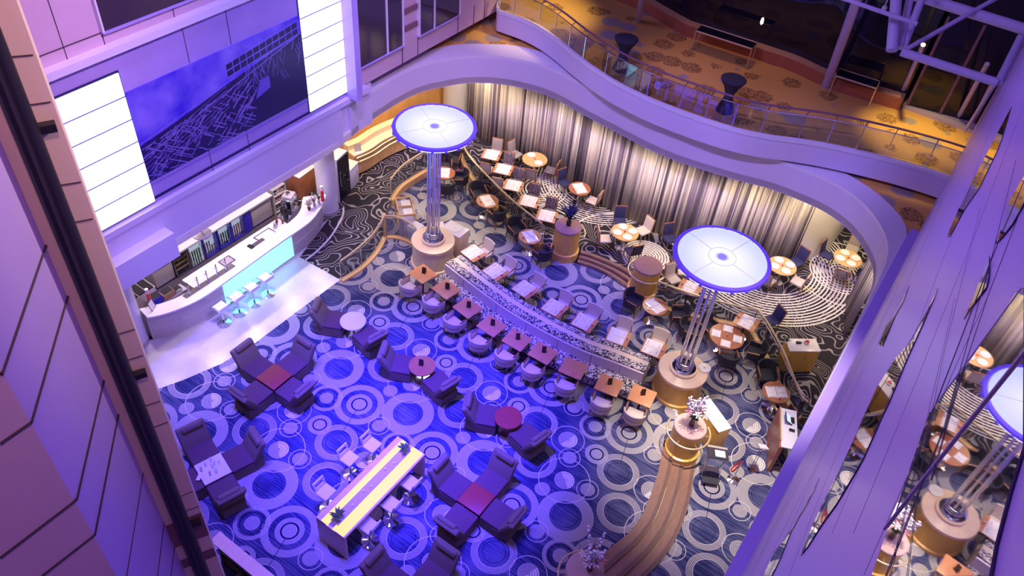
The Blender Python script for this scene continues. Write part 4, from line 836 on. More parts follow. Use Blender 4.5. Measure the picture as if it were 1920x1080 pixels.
def placemat(w_=0.31, d_=0.53):
    r = thing('placemat', 'x', 'placemat'); mb = MB(); mb.box((0, 0, 0.002), (w_, d_, 0.004), M['paper']); mb.build('sheet', r)
    for s, nm in ((-1, 'knife'), (1, 'fork')): mb = MB(); mb.box((0.0, s * min(0.19, d_ / 2 - 0.03), 0.007), (0.17, 0.012, 0.006), M['steel']); mb.build(nm, r)
    mb = MB(); mb.box((0, 0, 0.010), (0.20, 0.09, 0.012), M['plate'], bev=.004); mb.build('napkin', r); return r
def plate_(): r = thing('dinner_plate', 'x', 'plate'); mb = MB(); mb.lathe([(0.09, 0), (0.16, 0.012), (0.165, 0.018), (0.12, 0.012), (0.02, 0.010)], M['plate'], n=28); mb.build('plate', r); return r
PT = dict(tub=tub_chair(), high=high_chair(), arm=arm_chair(), grey=side_chair(M['taupefab']), pat=side_chair(M['squigs']), navy=side_chair(M['navyfab']), cream=side_chair(M['creamfab']),
          lounge=lounge_chair(), sq=square_table(M['tabletop']), sq2=square_table(M['tabletop']), rnd=round_table(M['cherry'], 0.42), rnd6=round_table(M['cherry'], 0.56), rndo=round_table(M['oak'], 0.50),
          stoola=bar_stool(True), stoolb=bar_stool(False), menu=menu_stand(), cruet=cruet(), mat=placemat(), matr=placemat(0.30, 0.42), mat4=placemat(0.28, 0.31), plate=plate_())
for q in PT.values():
    for ch in [q] + q.children_recursive: o_children[ch.name] = children(ch)
def put(key, p, rz, label, group=None, cat=None):
    return place(PT[key], (p[0], p[1], p[2] if len(p) > 2 else 0), rz, label, group, cat)
def face(p, q): return atan2(q[1] - p[1], q[0] - p[0])
def tangent_at(p):
    i = min(range(1, len(sofaC) - 1), key=lambda k: (sofaC[k] - Vector((p[0], p[1], 0))).length); t = sofaC[i + 1] - sofaC[i - 1]; return atan2(t.y, t.x)
# ---- front row along the banquette (lounge side)
FR = [(793, 513), (836.7, 542), (876.7, 577), (921.7, 610.7), (969, 637), (1018, 661.7), (1075, 690), (1141.7, 721.7), (1204, 741.7)]
for i, (a, b) in enumerate(FR):
    p = at(a, b, 0.75); rt = tangent_at(p) + pi / 2; nx = Vector((cos(rt), sin(rt), 0))
    if nx.x < 0: nx = -nx; rt += pi
    put('sq', (p.x, p.y, 0), rt, '%s bare orange table of the banquette front row, counted from the left' % ORD[i], 'front row tables')
    c = p - nx * (0.56 if i > 5 else 0.60); put('tub', (c.x, c.y, 0), rt, 'cream tub chair at the %s front row table from the left column' % ORD[i], 'cream tub chairs')
    if i != 6: q = p + nx * 0.05; put('menu', (q.x, q.y, 0.7525), rt + 0.5, 'dark menu stand on the %s front row table from the left column' % ORD[i], 'menu stands')
# ---- rear row
RR = [(888, 474), (930, 509), (985, 542), (1040, 577), (1096, 604), (1160, 631), (1226, 653)]
for i, (a, b) in enumerate(RR):
    p = at(a, b, 0.75 + RZ); rt = tangent_at(p) + pi / 2; nx = Vector((cos(rt), sin(rt), 0))
    if nx.x < 0: nx = -nx; rt += pi
    ty = Vector((-nx.y, nx.x, 0))
    put('sq2', (p.x, p.y, RZ), rt, '%s set square table behind the banquette, counted from the left column' % ORD[i], 'rear row tables')
    c = p + nx * 0.50; put('high', (c.x, c.y, RZ), rt + pi, 'cream dining chair behind the %s rear row table from the left column' % ORD[i], 'cream rear row chairs')
    zt = RZ + 0.7525
    for s, nm in ((-1, 'sofa side'), (1, 'chair side')):
        q = p + nx * 0.16 * s + ty * 0.05; put('mat', (q.x, q.y, zt), rt, 'white placemat on the %s of the %s rear row table from the left' % (nm, ORD[i]), 'placemats behind the banquette')
    q = p - ty * 0.285; put('cruet', (q.x, q.y, zt), rt, 'small cruet set on the %s rear row table from the left column' % ORD[i], 'cruet sets behind the banquette')
# ---- lounge chair clusters
def cluster(c, rz, top, tname, tlabel, desc, sides=(0, 1, 2, 3)):
    root = thing(tname, tlabel, 'table', (c[0], c[1], 0), rz)
    mb = MB(); mb.box((0, 0, 0.475), (0.72, 0.72, 0.05), top, bev=0.01); mb.build('tabletop', root)
    mb = MB(); mb.box((0, 0, 0.24), (0.44, 0.44, 0.42), M['greyfab']); mb.build('table_base', root)
    for k in sides:
        a = rz + k * pi / 2; p = (c[0] + 0.37 * cos(a), c[1] + 0.37 * sin(a), 0)
        put('lounge', p, a + pi, 'grey lounge chair at the %s, %s' % (desc, ['upper right side', 'upper left side', 'lower left side', 'lower right side'][k]), 'lounge chairs')
cluster((9.16, 13.03), 0.0, M['red'], 'low_square_table', 'low dark red square table ringed by four lounge chairs near the bar', 'red square table near the bar')
cluster((9.54, 6.02), 0.0, M['red'], 'low_square_table', 'low dark red square table ringed by four lounge chairs right of the long lit table', 'red square table right of the lit table')
cluster((6.04, 11.97), radians(-17), M['litwhite'], 'low_glass_table', 'low pale square table crowded with glasses beside the left fin', 'pale table with glasses')
g4 = at(775, 1117, 0.5); cluster((g4.x, g4.y), 0.0, M['red'], 'low_square_table', 'low red square table at the bottom edge of the photo', 'bottom edge table', (0, 1))
# ---- pairs with round cocktail tables
RT3 = [((12.12, 12.72), M['litwhite'], 'white', 'nearest the bar'), ((12.06, 9.91), M['cherry'], 'purple lit', 'in the middle of the lounge'), ((12.10, 6.81), M['red'], 'dark red', 'nearest the curved steps')]
for k, (c, mt, cn, wh) in enumerate(RT3):
    r = round_table(mt, 0.40, 0.62, 'round_table', M['steel'], 0.26); r['label'] = '%s round cocktail table with a steel foot, %s' % (cn, wh); r['group'] = 'round lounge tables'; r.location = (c[0], c[1], 0)
    u = radians(-22)
    for s, wd in ((1, 'upper left'), (-1, 'lower right')):
        d = Vector((sin(-u) * 0.35, s, 0)).normalized() if s > 0 else Vector((0.30, -1, 0)).normalized()
        d = Vector((-0.15, 1, 0)).normalized() if s > 0 else Vector((0.02, -1, 0)).normalized()
        p = Vector((c[0], c[1], 0)) + d * 0.33; rz = atan2(-d.y, -d.x) + (radians(18) if s > 0 else radians(-14))
        put('lounge', (p.x, p.y, 0.0), rz, 'grey brown lounge chair %s of the %s round table' % (wd, cn), 'lounge chairs')
put('menu', (12.06, 9.95, 0.62), 0.4, 'dark menu stand on the purple lit round lounge table', 'menu stands')
# ---- long lit high table
hx, hy = (6.45 + 9.47) / 2, (8.615 + 7.684) / 2; hw, hd = 3.02, 0.94
root = thing('long_high_table', 'long high oak table with glowing yellow top strips', 'table', (hx, hy, 0))
mb = MB(); mb.box((0, hd / 2 - 0.16, 1.02), (hw, 0.32, 0.06), M['oakp']); mb.box((0, -hd / 2 + 0.16, 1.02), (hw, 0.32, 0.06), M['oakp']); mb.build('tabletop', root)
mb = MB(); mb.box((0, 0.205, 1.046), (hw - 0.02, 0.21, 0.012), M['amberlit']); mb.build('lit_strip', root)
mb = MB(); mb.box((0, -0.24, 1.046), (hw - 0.02, 0.36, 0.012), M['amberlit']); mb.build('lit_strip', root)
mb = MB(); mb.box((0, 0.0, 1.03), (hw - 0.30, 0.24, 0.13), M['signs'], bev=0.01); mb.build('centre_tray', root)
for s in (-1, 1): mb = MB(); mb.box((s * (hw / 2 - 0.03), 0, 0.51), (0.06, hd, 1.02), M['oakp']); mb.build('end_panel', root)
for s, nm in ((-1, 'front left'), (1, 'rear right')): leafy((hx + s * (hw / 2 - 0.28), hy), 1.095, 'spiky air plant in a white pot, %s end of the long lit table' % nm, 0.22, 0.22, 22, M['leaf'], M['litwhite'], 3 + s, 'air_plant', 0.06, 0.07)
for i, f in enumerate((-0.36, -0.25, -0.10, -0.03, 0.17, 0.26)):
    root = thing('tea_light', '%s little cup light along the long table tray, counted from the front end' % ORD[i], 'candle', (hx + f * hw, hy + 0.03 * (-1) ** i, 1.095), 0, 'cup lights on the tray')
    mb = MB(); mb.lathe([(0.025, 0), (0.035, 0.035), (0.028, 0.035)], M['plate'], n=14); mb.build('cup', root); mb = MB(); mb.cyl((0, 0, 0.02), 0.02, 0.01, M['redp'] if i > 3 else M['litwhite'], 10); mb.build('wax', root)
for k, (sx, y, a) in enumerate(((-0.30, 1, -pi / 2), (0.02, 1, -pi / 2), (0.33, 1, -pi / 2), (-0.22, -1, pi / 2), (0.08, -1, pi / 2), (0.37, -1, pi / 2))):
    st = [(611, 922), (655, 859), (698, 834), (691, 985), (733, 945), (769, 905)][k]; p = at(st[0], st[1], 0.76)
    put('stoolb', (p.x, p.y, 0), a, 'white high stool on the %s side of the long lit table, %s from the front' % ('bar' if y > 0 else 'steps', ORD[k % 3]), 'white high stools')
# ---- glasses on the pale table
for i, (dx, dy) in enumerate(((-0.22, 0.16), (-0.05, 0.22), (0.12, 0.20), (0.02, 0.02), (0.12, 0.06), (-0.02, -0.16), (-0.16, -0.10), (0.2, -0.02))):
    root = thing('drinking_glass', '%s empty glass on the pale low table beside the fin' % ORD[i], 'glass', (6.04 + dx, 11.97 + dy, 0.50), 0, 'used glasses')
    mb = MB(); mb.lathe([(0.03, 0), (0.028, 0.01), (0.006, 0.02), (0.006, 0.07), (0.035, 0.10), (0.038, 0.17), (0.034, 0.17)], M['tumbler'], n=14, caps=False); mb.build('bowl', root)
    if i in (0, 6): mb = MB(); mb.cyl((0, 0, 0.10), 0.030, 0.03, M['redp'], 10); mb.build('drink_remains', root)
root = thing('paper_slip', 'white paper slip hanging over the edge of the pale low table', 'paper', (5.70, 12.06, 0.502), 0.5); mb = MB(); mb.box((0, 0, 0.001), (0.28, 0.10, 0.002), M['paper']); mb.build('sheet', root)
# ---- restaurant tables with dark armchairs
CURT = [Vector((x, y, 0)) for x, y in ((24.0, 17.3), (23.55, 16.5), (23.5, 15.0), (23.55, 13.6), (23.45, 12.3), (23.3, 11.2), (23.0, 10.0), (22.95, 9.0), (22.95, 7.0), (23.15, 6.0), (23.6, 4.9), (24.1, 3.8), (24.75, 2.85), (25.3, 2.45), (26.2, 2.1), (27.4, 2.0))]
BORD = [KB, KB2, ST2_U, ST2_L, sofaC]; DRUMS = [(D1, 0.66), (D2, 0.66), (D3, 0.66), (at(815, 237, 5.5), 0.80), (at(1354, 482, 5.5), 0.80)]; CH = []; TB = []
def near(p, L):
    best = None
    for a, b in zip(L, L[1:]):
        a = Vector((a.x, a.y, 0)); b = Vector((b.x, b.y, 0)); t = max(0, min(1, (p - a).dot(b - a) / max(1e-9, (b - a).length_squared))); q = a.lerp(b, t)
        if best is None or (p - q).length < best[0]: best = ((p - q).length, q)
    return best
def freedom(p, r, others=True):
    """smallest clearance of a disc of radius r at p (negative: it cuts something)"""
    p = Vector((p[0], p[1], 0)); m_ = 9
    for L in BORD: m_ = min(m_, near(p, L)[0] - r - 0.10 - (0.25 if L is sofaC else 0))
    m_ = min(m_, near(p, CURT)[0] - r - 0.09)
    for c, d in DRUMS: m_ = min(m_, (p - Vector((c.x, c.y, 0))).length - d - r)
    if others:
        for q, d in CH + TB: m_ = min(m_, (p - q).length - d - r)
    return m_
def settle(p, r, others=True, rng=0.5):
    best = (freedom(p, r, others) , Vector((p[0], p[1], 0)))
    if best[0] >= 0: return best[1]
    for k in range(1, 11):
        for j in range(16):
            a = j * pi / 8; q = Vector((p[0] + rng * k / 10 * cos(a), p[1] + rng * k / 10 * sin(a), 0)); f = freedom(q, r, others)
            if f >= 0 and (q - Vector((p[0], p[1], 0))).length < 9: return q
            if f > best[0]: best = (f, q)
    return best[1]
def dine(key, tpx, z, h, chairs, desc, group, mats=2, plates=0, rot=0.0, kinds='arm'):
    p = at(tpx[0], tpx[1], z + 0.75); tr_ = {'rnd6': 0.56, 'rndo': 0.50, 'sq': 0.40}.get(key, 0.42); p = settle(p, tr_); TB.append((p.copy(), tr_ - 0.14)); inK = z > RZ / 2; put(key, (p.x, p.y, z), rot, '%s table %s' % ('round' if key != 'sq' else 'square', desc), group)
    zt = z + 0.7525
    for i in range(mats):
        a = rot + (0 if mats == 2 else 0) + 2 * pi * i / mats; r_ = 0.158 if mats == 2 else 0.345
        q = (p.x + r_ * cos(a), p.y + r_ * sin(a), zt); put('matr' if mats == 2 else 'mat4', q, a, '%s placemat on the table %s' % (ORD[i], desc), 'placemats in the restaurant')
    for i in range(plates):
        a = rot + 0.6 + 2 * pi * i / plates; r_ = 0.29 if key == 'rndo' else 0.2
        put('plate', (p.x + r_ * cos(a), p.y + r_ * sin(a), zt), a, '%s plate on the table %s' % (ORD[i], desc), 'plates in the restaurant')
    if mats != 4: put('cruet', (p.x + (0 if not mats else -0.275 * sin(rot)), p.y + (0 if not mats else 0.275 * cos(rot)), zt), rot, 'cruet set on the table %s' % desc, 'cruet sets in the restaurant')
    else: put('cruet', (p.x, p.y, zt), rot, 'cruet set on the table %s' % desc, 'cruet sets in the restaurant')
    for i, c in enumerate(chairs):
        kk = c[2] if len(c) > 2 else kinds; q = at(c[0], c[1], z + 0.45); a = face(q, p)
        d = Vector((q.x - p.x, q.y - p.y, 0)); mn = {'rnd6': 0.74, 'rndo': 0.70}.get(key, 0.60)
        if d.length < mn: d = d.normalized() * mn
        a0 = atan2(d.y, d.x); cand = []; dl = d.length
        for k in range(0, 20):
            for sg in (1, -1):
                a1 = a0 + sg * k * radians(7); q = Vector((p.x + dl * cos(a1), p.y + dl * sin(a1), 0)); f = min(0.0, freedom(q, 0.29)); f -= 5 if inside((q.x, q.y), [(v.x, v.y) for v in (RPOLY if inK else KPOLY)]) else 0
                cand.append((f - 0.006 * k, q, a1))
        f, q, a1 = max(cand, key=lambda t_: t_[0]); a = a1 + pi; CH.append((q.copy(), 0.29))
        nm = {'arm': 'black armchair', 'grey': 'taupe side chair', 'pat': 'speckled side chair', 'navy': 'navy side chair', 'cream': 'cream side chair'}[kk]
        put(kk, (q.x, q.y, z), a, '%s %s at the table %s' % (ORD[i], nm, desc), 'restaurant chairs')
dine('rnd', (833, 324), RZ, 0, [(857, 300), (863, 337), (804, 316), (836, 350)], 'right behind the left lamp column', 'restaurant tables', 2, rot=0.6)
dine('rnd', (921.5, 376), RZ, 0, [(901, 362), (934, 399)], 'below the handrail, left of the granite drum with plant', 'restaurant tables', 2, rot=1.0)
dine('rnd', (1003, 440), RZ, 0, [(976, 428), (1029, 468)], 'beside the foot of the granite drum with plant', 'restaurant tables', 2, rot=1.0)
dine('rnd', (1240, 560), RZ, 0, [(1209, 555), (1270, 580)], 'below the empty granite drum', 'restaurant tables', 2, rot=1.2)
dine('rnd6', (1363, 630), RZ, 0, [(1371, 596), (1416, 646), (1362, 664), (1327, 614)], 'right of the right lamp column', 'restaurant tables', 4, rot=0.3)
dine('rnd', (1465, 737), RZ, 0, [(1450, 704), (1472, 780)], 'between the yellow cabinet and the host desk', 'restaurant tables', 2, rot=2.2)
# ---- gallery tables (dark carpet)
KS = [(921.5, 290), (943.7, 317), (963, 346), (992, 377), (1022, 407)]
for i, t in enumerate(KS):
    p = settle(at(t[0], t[1], 0.75), 0.42); TB.append((p.copy(), 0.30)); put('sq', (p.x, p.y, 0), 0.35, '%s set square table along the upper handrail, counted from the curtain end' % ORD[i], 'handrail tables')
    for s, nm in ((-1, 'near'), (1, 'far')): put('mat', (p.x + 0.16 * s * cos(0.35), p.y + 0.16 * s * sin(0.35), 0.7525), 0.35, 'placemat on the %s half of the %s handrail table' % (nm, ORD[i]), 'handrail placemats')
    put('cruet', (p.x + .31 * sin(.35), p.y - 0.31 * cos(.35), 0.7525), 0.35, 'cruet set on the %s handrail table' % ORD[i], 'handrail cruet sets')
    a = 0.35; far = (p.x + 0.62 * cos(a), p.y + 0.62 * sin(a), 0); CH.append((Vector(far), 0.27)); nr_ = (p.x - 0.58 * cos(a), p.y - 0.58 * sin(a), 0)
    put('grey' if i == 0 else 'pat', far, a + pi, '%s side chair on the curtain side of the %s handrail table' % ('taupe' if i == 0 else 'speckled', ORD[i]), 'handrail chairs')
    if i < 4 and freedom(nr_, 0.25, False) >= 0: CH.append((Vector(nr_), 0.27)); put('cream', nr_, a, 'cream side chair on the rail side of the %s handrail table' % ORD[i], 'handrail chairs')
dine('rndo', (1012, 291), 0, 0, [(986, 283, 'grey'), (1032, 312, 'pat'), (998, 322, 'grey')], 'with two plates against the curtain at upper left', 'gallery tables', 0, 2, 0.5)
dine('rnd', (1087, 353), 0, 0, [(1060, 343, 'navy'), (1108, 374, 'cream')], 'in front of the dark curtain gap', 'gallery tables', 2, 0, 0.9)
dine('rndo', (1172, 435), 0, 0, [(1163, 415, 'navy'), (1205, 432, 'cream'), (1138, 447, 'cream'), (1177, 462, 'navy')], 'with four plates above the empty granite drum', 'gallery tables', 0, 4, 0.2)
dine('sq', (1292, 541), 0, 0, [(1258, 524, 'cream'), (1268, 508, 'cream')], 'just left of the right disc lamp', 'gallery tables', 2, 0, 0.1)
dine('rndo', (1467, 498), 0, 0, [(1486, 522, 'cream'), (1494, 490, 'navy'), (1448, 520, 'grey')], 'peeping out behind the right disc lamp', 'gallery tables', 0, 4, 0.2)
dine('rndo', (1590, 484), 0, 0, [(1556, 480, 'navy'), (1598, 466, 'grey'), (1580, 508, 'pat'), (1606, 506, 'navy')], 'right of the white curved wall', 'gallery tables', 0, 4, 0.1)
dine('sq', (1400, 585), 0, 0, [(1446, 600, 'navy')], 'behind the glass railing corner', 'gallery tables', 2, 0, 0.0)
p = at(1257, 447, 0.45); put('navy', (p.x, p.y, 0), -2.2, 'single navy side chair at the curtain foot left of the right disc lamp', 'restaurant chairs')
# ================================================================ COLUMNS OF THE BUILDING
def column(x, y, r, z1, n):
    m = MB(); m.lathe([(r + 0.01, 0), (r + 0.01, 0.16), (r, 0.17), (r, z1)], M['white'], (x, y, 0), 40); struct(m.build('trim_column_%d' % n))
    m = MB(); m.lathe([(r + 0.015, 0.003), (r + 0.02, 0.17)], M['panelgrey'], (x, y, 0), 40, caps=False); struct(m.build('trim_column_skirt_%d' % n))
_c = at(256, 640, 0); column(_c.x - 0.08, _c.y + 0.06, 0.46, ZF, 1); column(16.08, 17.64, 0.36, ZF, 2); column(24.5, 18.1, 0.70, ZF, 3)
# ================================================================ BAR
FRN = curve(V2([(8.12, 17.08), (8.5, 16.84), (9.1, 16.62), (9.8, 16.52), (11.0, 16.55), (12.9, 16.62), (13.6, 16.62), (14.3, 16.66), (14.9, 16.84), (15.4, 17.08), (15.72, 17.32)]), 6)
BCK = curve(V2([(8.2, 17.55), (8.9, 17.18), (9.5, 17.05), (10.2, 17.0), (11.2, 17.03), (12.9, 17.10), (13.6, 17.14), (14.2, 17.22), (14.6, 17.4), (14.9, 17.65), (15.1, 17.8)]), 6)
FRN = resample(FRN, 61); BCK = resample(BCK, 61)
root = thing('bar_counter', 'long curved white topped bar counter with taupe panels and a cyan lit front', 'bar counter')
ins = [a.lerp(b, 0.20) for a, b in zip(FRN, BCK)]
mb = MB(); ribbon(mb, FRN, BCK, 1.06, 1.12, M['counter']); mb.build('worktop', root)
mb = MB(); ribbon(mb, ins, [a.lerp(b, 0.9) for a, b in zip(FRN, BCK)], 0.10, 1.058, M['panelgrey']); bd = mb.build('counter_body', root)
mb = MB(); ribbon(mb, [a.lerp(b, .28) for a, b in zip(FRN, BCK)], [a.lerp(b, 0.85) for a, b in zip(FRN, BCK)], 0.0, 0.10, M['steel']); mb.build('kick_plate', root)
mb = MB()
for i in (0, 7, 14, 41, 47, 53, 59): p = ins[i]; q = FRN[i]; u = (q - p).normalized() * 0.004; mb.tube([(p.x + u.x, p.y + u.y, 0.11), (p.x + u.x, p.y + u.y, 1.05)], 0.006, M['white'], 5)
for r_ in ((0, 20), (40, 60)): mb.tube([(ins[i].x, ins[i].y - 0.002, 0.55) for i in range(*r_)], 0.005, M['white'], 5)
mb.build('panel_joints', root)
li = [i for i, p in enumerate(ins) if 10.35 < p.x < 13.45]
for k, rg in enumerate((li[:len(li) // 2 + 1], li[len(li) // 2:])):
    A = [ins[i] + Vector((0, -0.035, 0)) for i in rg]; B_ = [ins[i] + Vector((0, -0.002, 0)) for i in rg]; mb = MB(); ribbon(mb, A, B_, 0.14, 1.0, M['cyan']); tag(mb.build('lit_front_panel', root), 'cyan glowing front panel')
# back-of-bar work counter with sink and taps
root = thing('bar_work_counter', 'low steel and white work counter with a sink behind the bar', 'counter', (0, 0, 0))
mb = MB(); mb.box((11.9, 17.53, 0.86), (4.0, 0.60, 0.05), M['counter']); mb.build('worktop', root)
mb = MB(); mb.box((11.9, 17.53, 0.42), (3.9, 0.56, 0.82), M['panelgrey']); mb.build('cabinet', root)
mb = MB(); mb.box((11.35, 17.45, 0.888), (0.45, 0.36, 0.02), M['steel']); mb.box((11.35, 17.45, 0.90), (0.36, 0.28, 0.004), M['panelgrey']); mb.build('sink', root)
mb = MB(); mb.box((13.0, 17.45, 0.89), (0.7, 0.45, 0.03), M['steel']); mb.box((13.0, 17.45, 0.908), (0.6, 0.36, 0.006), M['cream']); mb.build('ice_well', root)
mb = MB(); mb.box((12.6, 17.35, 0.905), (0.45, 0.16, 0.05), M['steel']); mb.box((12.3, 17.35, 0.905), (0.12, 0.3, 0.05), M['blackp']); mb.build('glass_rail', root)
for i, x in enumerate((9.55, 9.9, 10.25, 10.62, 10.98)):
    root = thing('beer_tap', '%s chrome beer tap along the bar, counted from the round column' % ORD[i], 'tap', (x, 16.98, 1.1325), 0, 'beer taps')
    mb = MB(); mb.lathe([(0.045, 0), (0.045, 0.01), (0.02, 0.03), (0.018, 0.22), (0.03, 0.25), (0.0, 0.28)], M['steel'], n=14); mb.build('tap_body', root)
    mb = MB(); mb.tube([(0, 0, 0.22), (0, 0.09, 0.22), (0, 0.11, 0.16)], 0.010, M['steel'], 8); mb.build('spout', root)
    mb = MB(); mb.lathe([(0.010, 0.26), (0.018, 0.36), (0.012, 0.40)], M['blackp'], n=10); mb.build('tap_handle', root)
root = thing('drip_tray', 'long steel drip tray under the row of beer taps', 'tray', (10.27, 16.93, 1.12)); mb = MB(); mb.box((0, 0, 0.006), (1.9, 0.20, 0.012), M['steel']); mb.build('tray', root)
# back counter and fridges
root = thing('back_bar_counter', 'white topped back bar counter holding the glass door fridges', 'counter', (0, 0, 0))
mb = MB(); mb.box((12.1, 19.22, 0.96), (4.96, 0.80, 0.06), M['counter']); mb.build('worktop', root)
mb = MB(); mb.box((12.1, 19.36, 0.46), (4.9, 0.5, 0.92), M['panelgrey']); mb.build('carcass', root)
for x0, x1 in ((9.6, 10.32), (13.62, 14.55)): mb = MB(); mb.box(((x0 + x1) / 2, 19.0, 0.50), (x1 - x0 - .02, 0.22, 0.84), M['panelgrey'], bev=0.01); mb.build('cupboard_door', root)
rr = random.Random(5)
for k, x in enumerate((10.35, 10.95, 11.55, 12.15, 12.72)):
    dk = k == 0; root = thing('bar_fridge', ['dark wine fridge with shelves', 'lit glass door fridge with green and yellow bottles', 'lit glass door fridge with pale cans', 'lit glass door fridge with dark cans', 'lit glass door fridge with pink bottles'][k] + ' under the back bar', 'fridge', (x + 0.28, 18.98, 0), 0, 'back bar fridges')
    f = M['steel'] if k < 2 else M['bluef']
    mb = MB()
    for s in (-1, 1): mb.box((s * 0.265, 0, 0.47), (0.03, 0.24, 0.86), f)
    for z in (0.055, 0.885): mb.box((0, 0, z), (0.56, 0.24, 0.03), f)
    mb.build('frame', root)
    mb = MB(); mb.box((0, 0.09, 0.47), (0.50, 0.02, 0.80), M['blackp'] if dk else M['fridge']); mb.build('interior', root)
    for z in (0.25, 0.45, 0.65): mb = MB(); mb.box((0, 0.0, z), (0.50, 0.16, 0.012), M['oak'] if dk else M['steel']); mb.build('shelf', root)
    for i in range(5):
        for z in (0.07, 0.257, 0.457):
            if z == 0.457 and k == 2 and i > 2: continue
            mt = M['blackp'] if dk else M[(['bottleg', 'bottle', 'bottlec'], ['bottleg', 'acc', 'bottleg'], ['bottlec', 'bottlec', 'redp'], ['blackp', 'bottlec', 'bottleg'], ['pinkp', 'redp', 'bottlec'])[k][(i + int(z * 10)) % 3]]
            mb = MB(); mb.lathe([(0.028, 0), (0.030, 0.09), (0.012, 0.13), (0.012, 0.16)], mt, (-0.18 + 0.09 * i, -0.01, z), 8); mb.build('bottle', root)
    mb = MB(); mb.box((0, -0.112, 0.47), (0.50, 0.008, 0.80), M['balus']); mb.build('glass_door', root)
    mb = MB(); mb.box((0.20, -0.13, 0.78), (0.10, 0.02, 0.02), M['steel']); mb.build('handle', root)
root = thing('blue_cupboard', 'blue lit narrow cupboard door at the right end of the fridges', 'cupboard', (13.45, 18.98, 0)); mb = MB(); mb.box((0, 0, 0.47), (0.30, 0.22, 0.86), M['bluef'], bev=0.01); mb.build('door', root); mb = MB(); mb.box((0.0, -0.12, 0.8), (0.16, 0.02, 0.03), M['steel']); mb.build('handle', root)
root = thing('bottle_shelf', 'open shelf unit of spirit bottles at the right end of the back bar', 'shelf', (14.95, 19.0, 0))
mb = MB()
for s in (-1, 1): mb.box((s * 0.29, 0, 0.55), (0.03, 0.30, 1.1), M['panelgrey'])
for z in (0.08, 0.45, 0.78, 1.09): mb.box((0, 0, z), (0.6, 0.3, 0.025), M['panelgrey'])
mb.build('shelf_frame', root)
for j, z in enumerate((0.093, 0.463, 0.793)):
    for i in range(5):
        o = thing('spirit_bottle', '%s bottle on the %s shelf of the spirit unit' % (ORD[i], ['bottom', 'middle', 'top'][j]), 'bottle', (14.73 + 0.11 * i, 18.95, z), 0, 'spirit bottles')
        mb = MB(); mb.lathe([(0.035, 0), (0.037, 0.15), (0.014, 0.20), (0.014, 0.26)], M[['bottle', 'bottlec', 'bottleg', 'redp', 'blackp'][(i * 2 + j) % 5]], n=10); mb.build('glass', o); mb = MB(); mb.cyl((0, 0, 0.05), 0.038, 0.07, M['paper'], 10); mb.build('label', o)
# bar top clutter
p = at(289, 579, 1.12); root = thing('framed_card', 'white card in a thin black frame leaning at the left end of the bar', 'sign', (p.x, p.y, 1.12), 0.5)
T = Matrix.Rotation(radians(-14), 4, 'X'); mb = MB()
for s in (-1, 1): mb.box((s * 0.12, 0, 0.16), (0.012, 0.015, 0.32), M['blackp'], T=T)
for z in (0.006, 0.314): mb.box((0, 0, z), (0.25, 0.015, 0.012), M['blackp'], T=T)
mb.build('frame', root); mb = MB(); mb.box((0, 0.0, 0.16), (0.23, 0.006, 0.30), M['paper'], T=T); mb.build('card', root)
def cups(px, py, h, label):
    p = at(px, py, 1.12); root = thing('cup_tower', label, 'cups', (p.x, p.y, 1.12))
    mb = MB(); mb.lathe([(0.07, 0), (0.05, h * .7), (0.07, h * .72)], M['redp'], n=16); mb.build('red_cups', root); mb = MB(); mb.lathe([(0.05, h * .7), (0.055, h), (0.04, h)], M['plate'], n=16); mb.build('white_cups', root)
cups(283, 570, 0.62, 'tall stack of red and white cups at the left end of the bar'); cups(605, 376, 0.62, 'tall red cup stack at the right end of the bar by the column')
for (px, py, d, mt, nm, lb, ct) in ((278, 562, (0.30, 0.30, 0.28), 'bluef', 'blue_crate', 'blue crate tucked against the column behind the bar end', 'crate'), (294, 562, (0.36, 0.26, 0.22), 'acc', 'cork_box', 'tan box with a dark lid beside the red cups', 'box'), (311, 556, (0.25, 0.2, 0.12), 'steel', 'steel_bin', 'small steel bin beside the tan box on the bar', 'bin')):
    p = at(px, py, 1.12); p = Vector({'crate': (8.80, 17.60), 'box': (9.17, 17.56), 'bin': (9.49, 17.52)}[ct]); root = thing(nm, lb, ct, (p.x, p.y, 0.902), 0.0); mb = MB(); mb.box((0, 0, d[2] / 2), d, M[mt], bev=0.01); mb.build('body', root); mb = MB(); mb.box((0, 0, d[2] + 0.006), (d[0] * .9, d[1] * .9, 0.012), M['blackp']); mb.build('lid', root)
root = thing('bar_end_shelf', 'low shelf carrying the blue crate and tan box behind the bar end', 'shelf', (9.08, 17.56, 0)); mb = MB(); mb.box((0.07, 0, 0.885), (1.2, 0.34, 0.03), M['panelgrey']); mb.build('top', root); mb = MB(); mb.box((0, 0, 0.43), (1.0, 0.3, 0.86), M['panelgrey']); mb.build('body', root)
root = thing('storage_rack', 'small dark drawer rack behind the left end of the bar', 'rack', (8.75, 18.5, 0)); mb = MB(); mb.box((0, 0, 0.45), (0.9, 0.6, 0.9), M['panelgrey'], bev=0.01); mb.build('body', root)
for i in range(3): mb = MB(); mb.box((-0.28 + 0.28 * i, -0.05, 0.93), (0.22, 0.5, 0.05), M['blackp']); mb.build('drawer', root)
p = at(562, 385, 1.12); root = thing('espresso_machine', 'steel espresso machine on the right end of the bar', 'coffee machine', (14.62, 17.98, 0.877), 0.4)
mb = MB(); mb.box((0, 0, 0.22), (0.46, 0.42, 0.44), M['steel'], bev=0.03); mb.build('body', root)
mb = MB(); mb.box((0, 0, 0.50), (0.40, 0.36, 0.12), M['panelgrey'], bev=0.02); mb.cyl((-0.05, 0, .56), 0.08, 0.10, M['steel'], 16); mb.build('cup_tray', root)
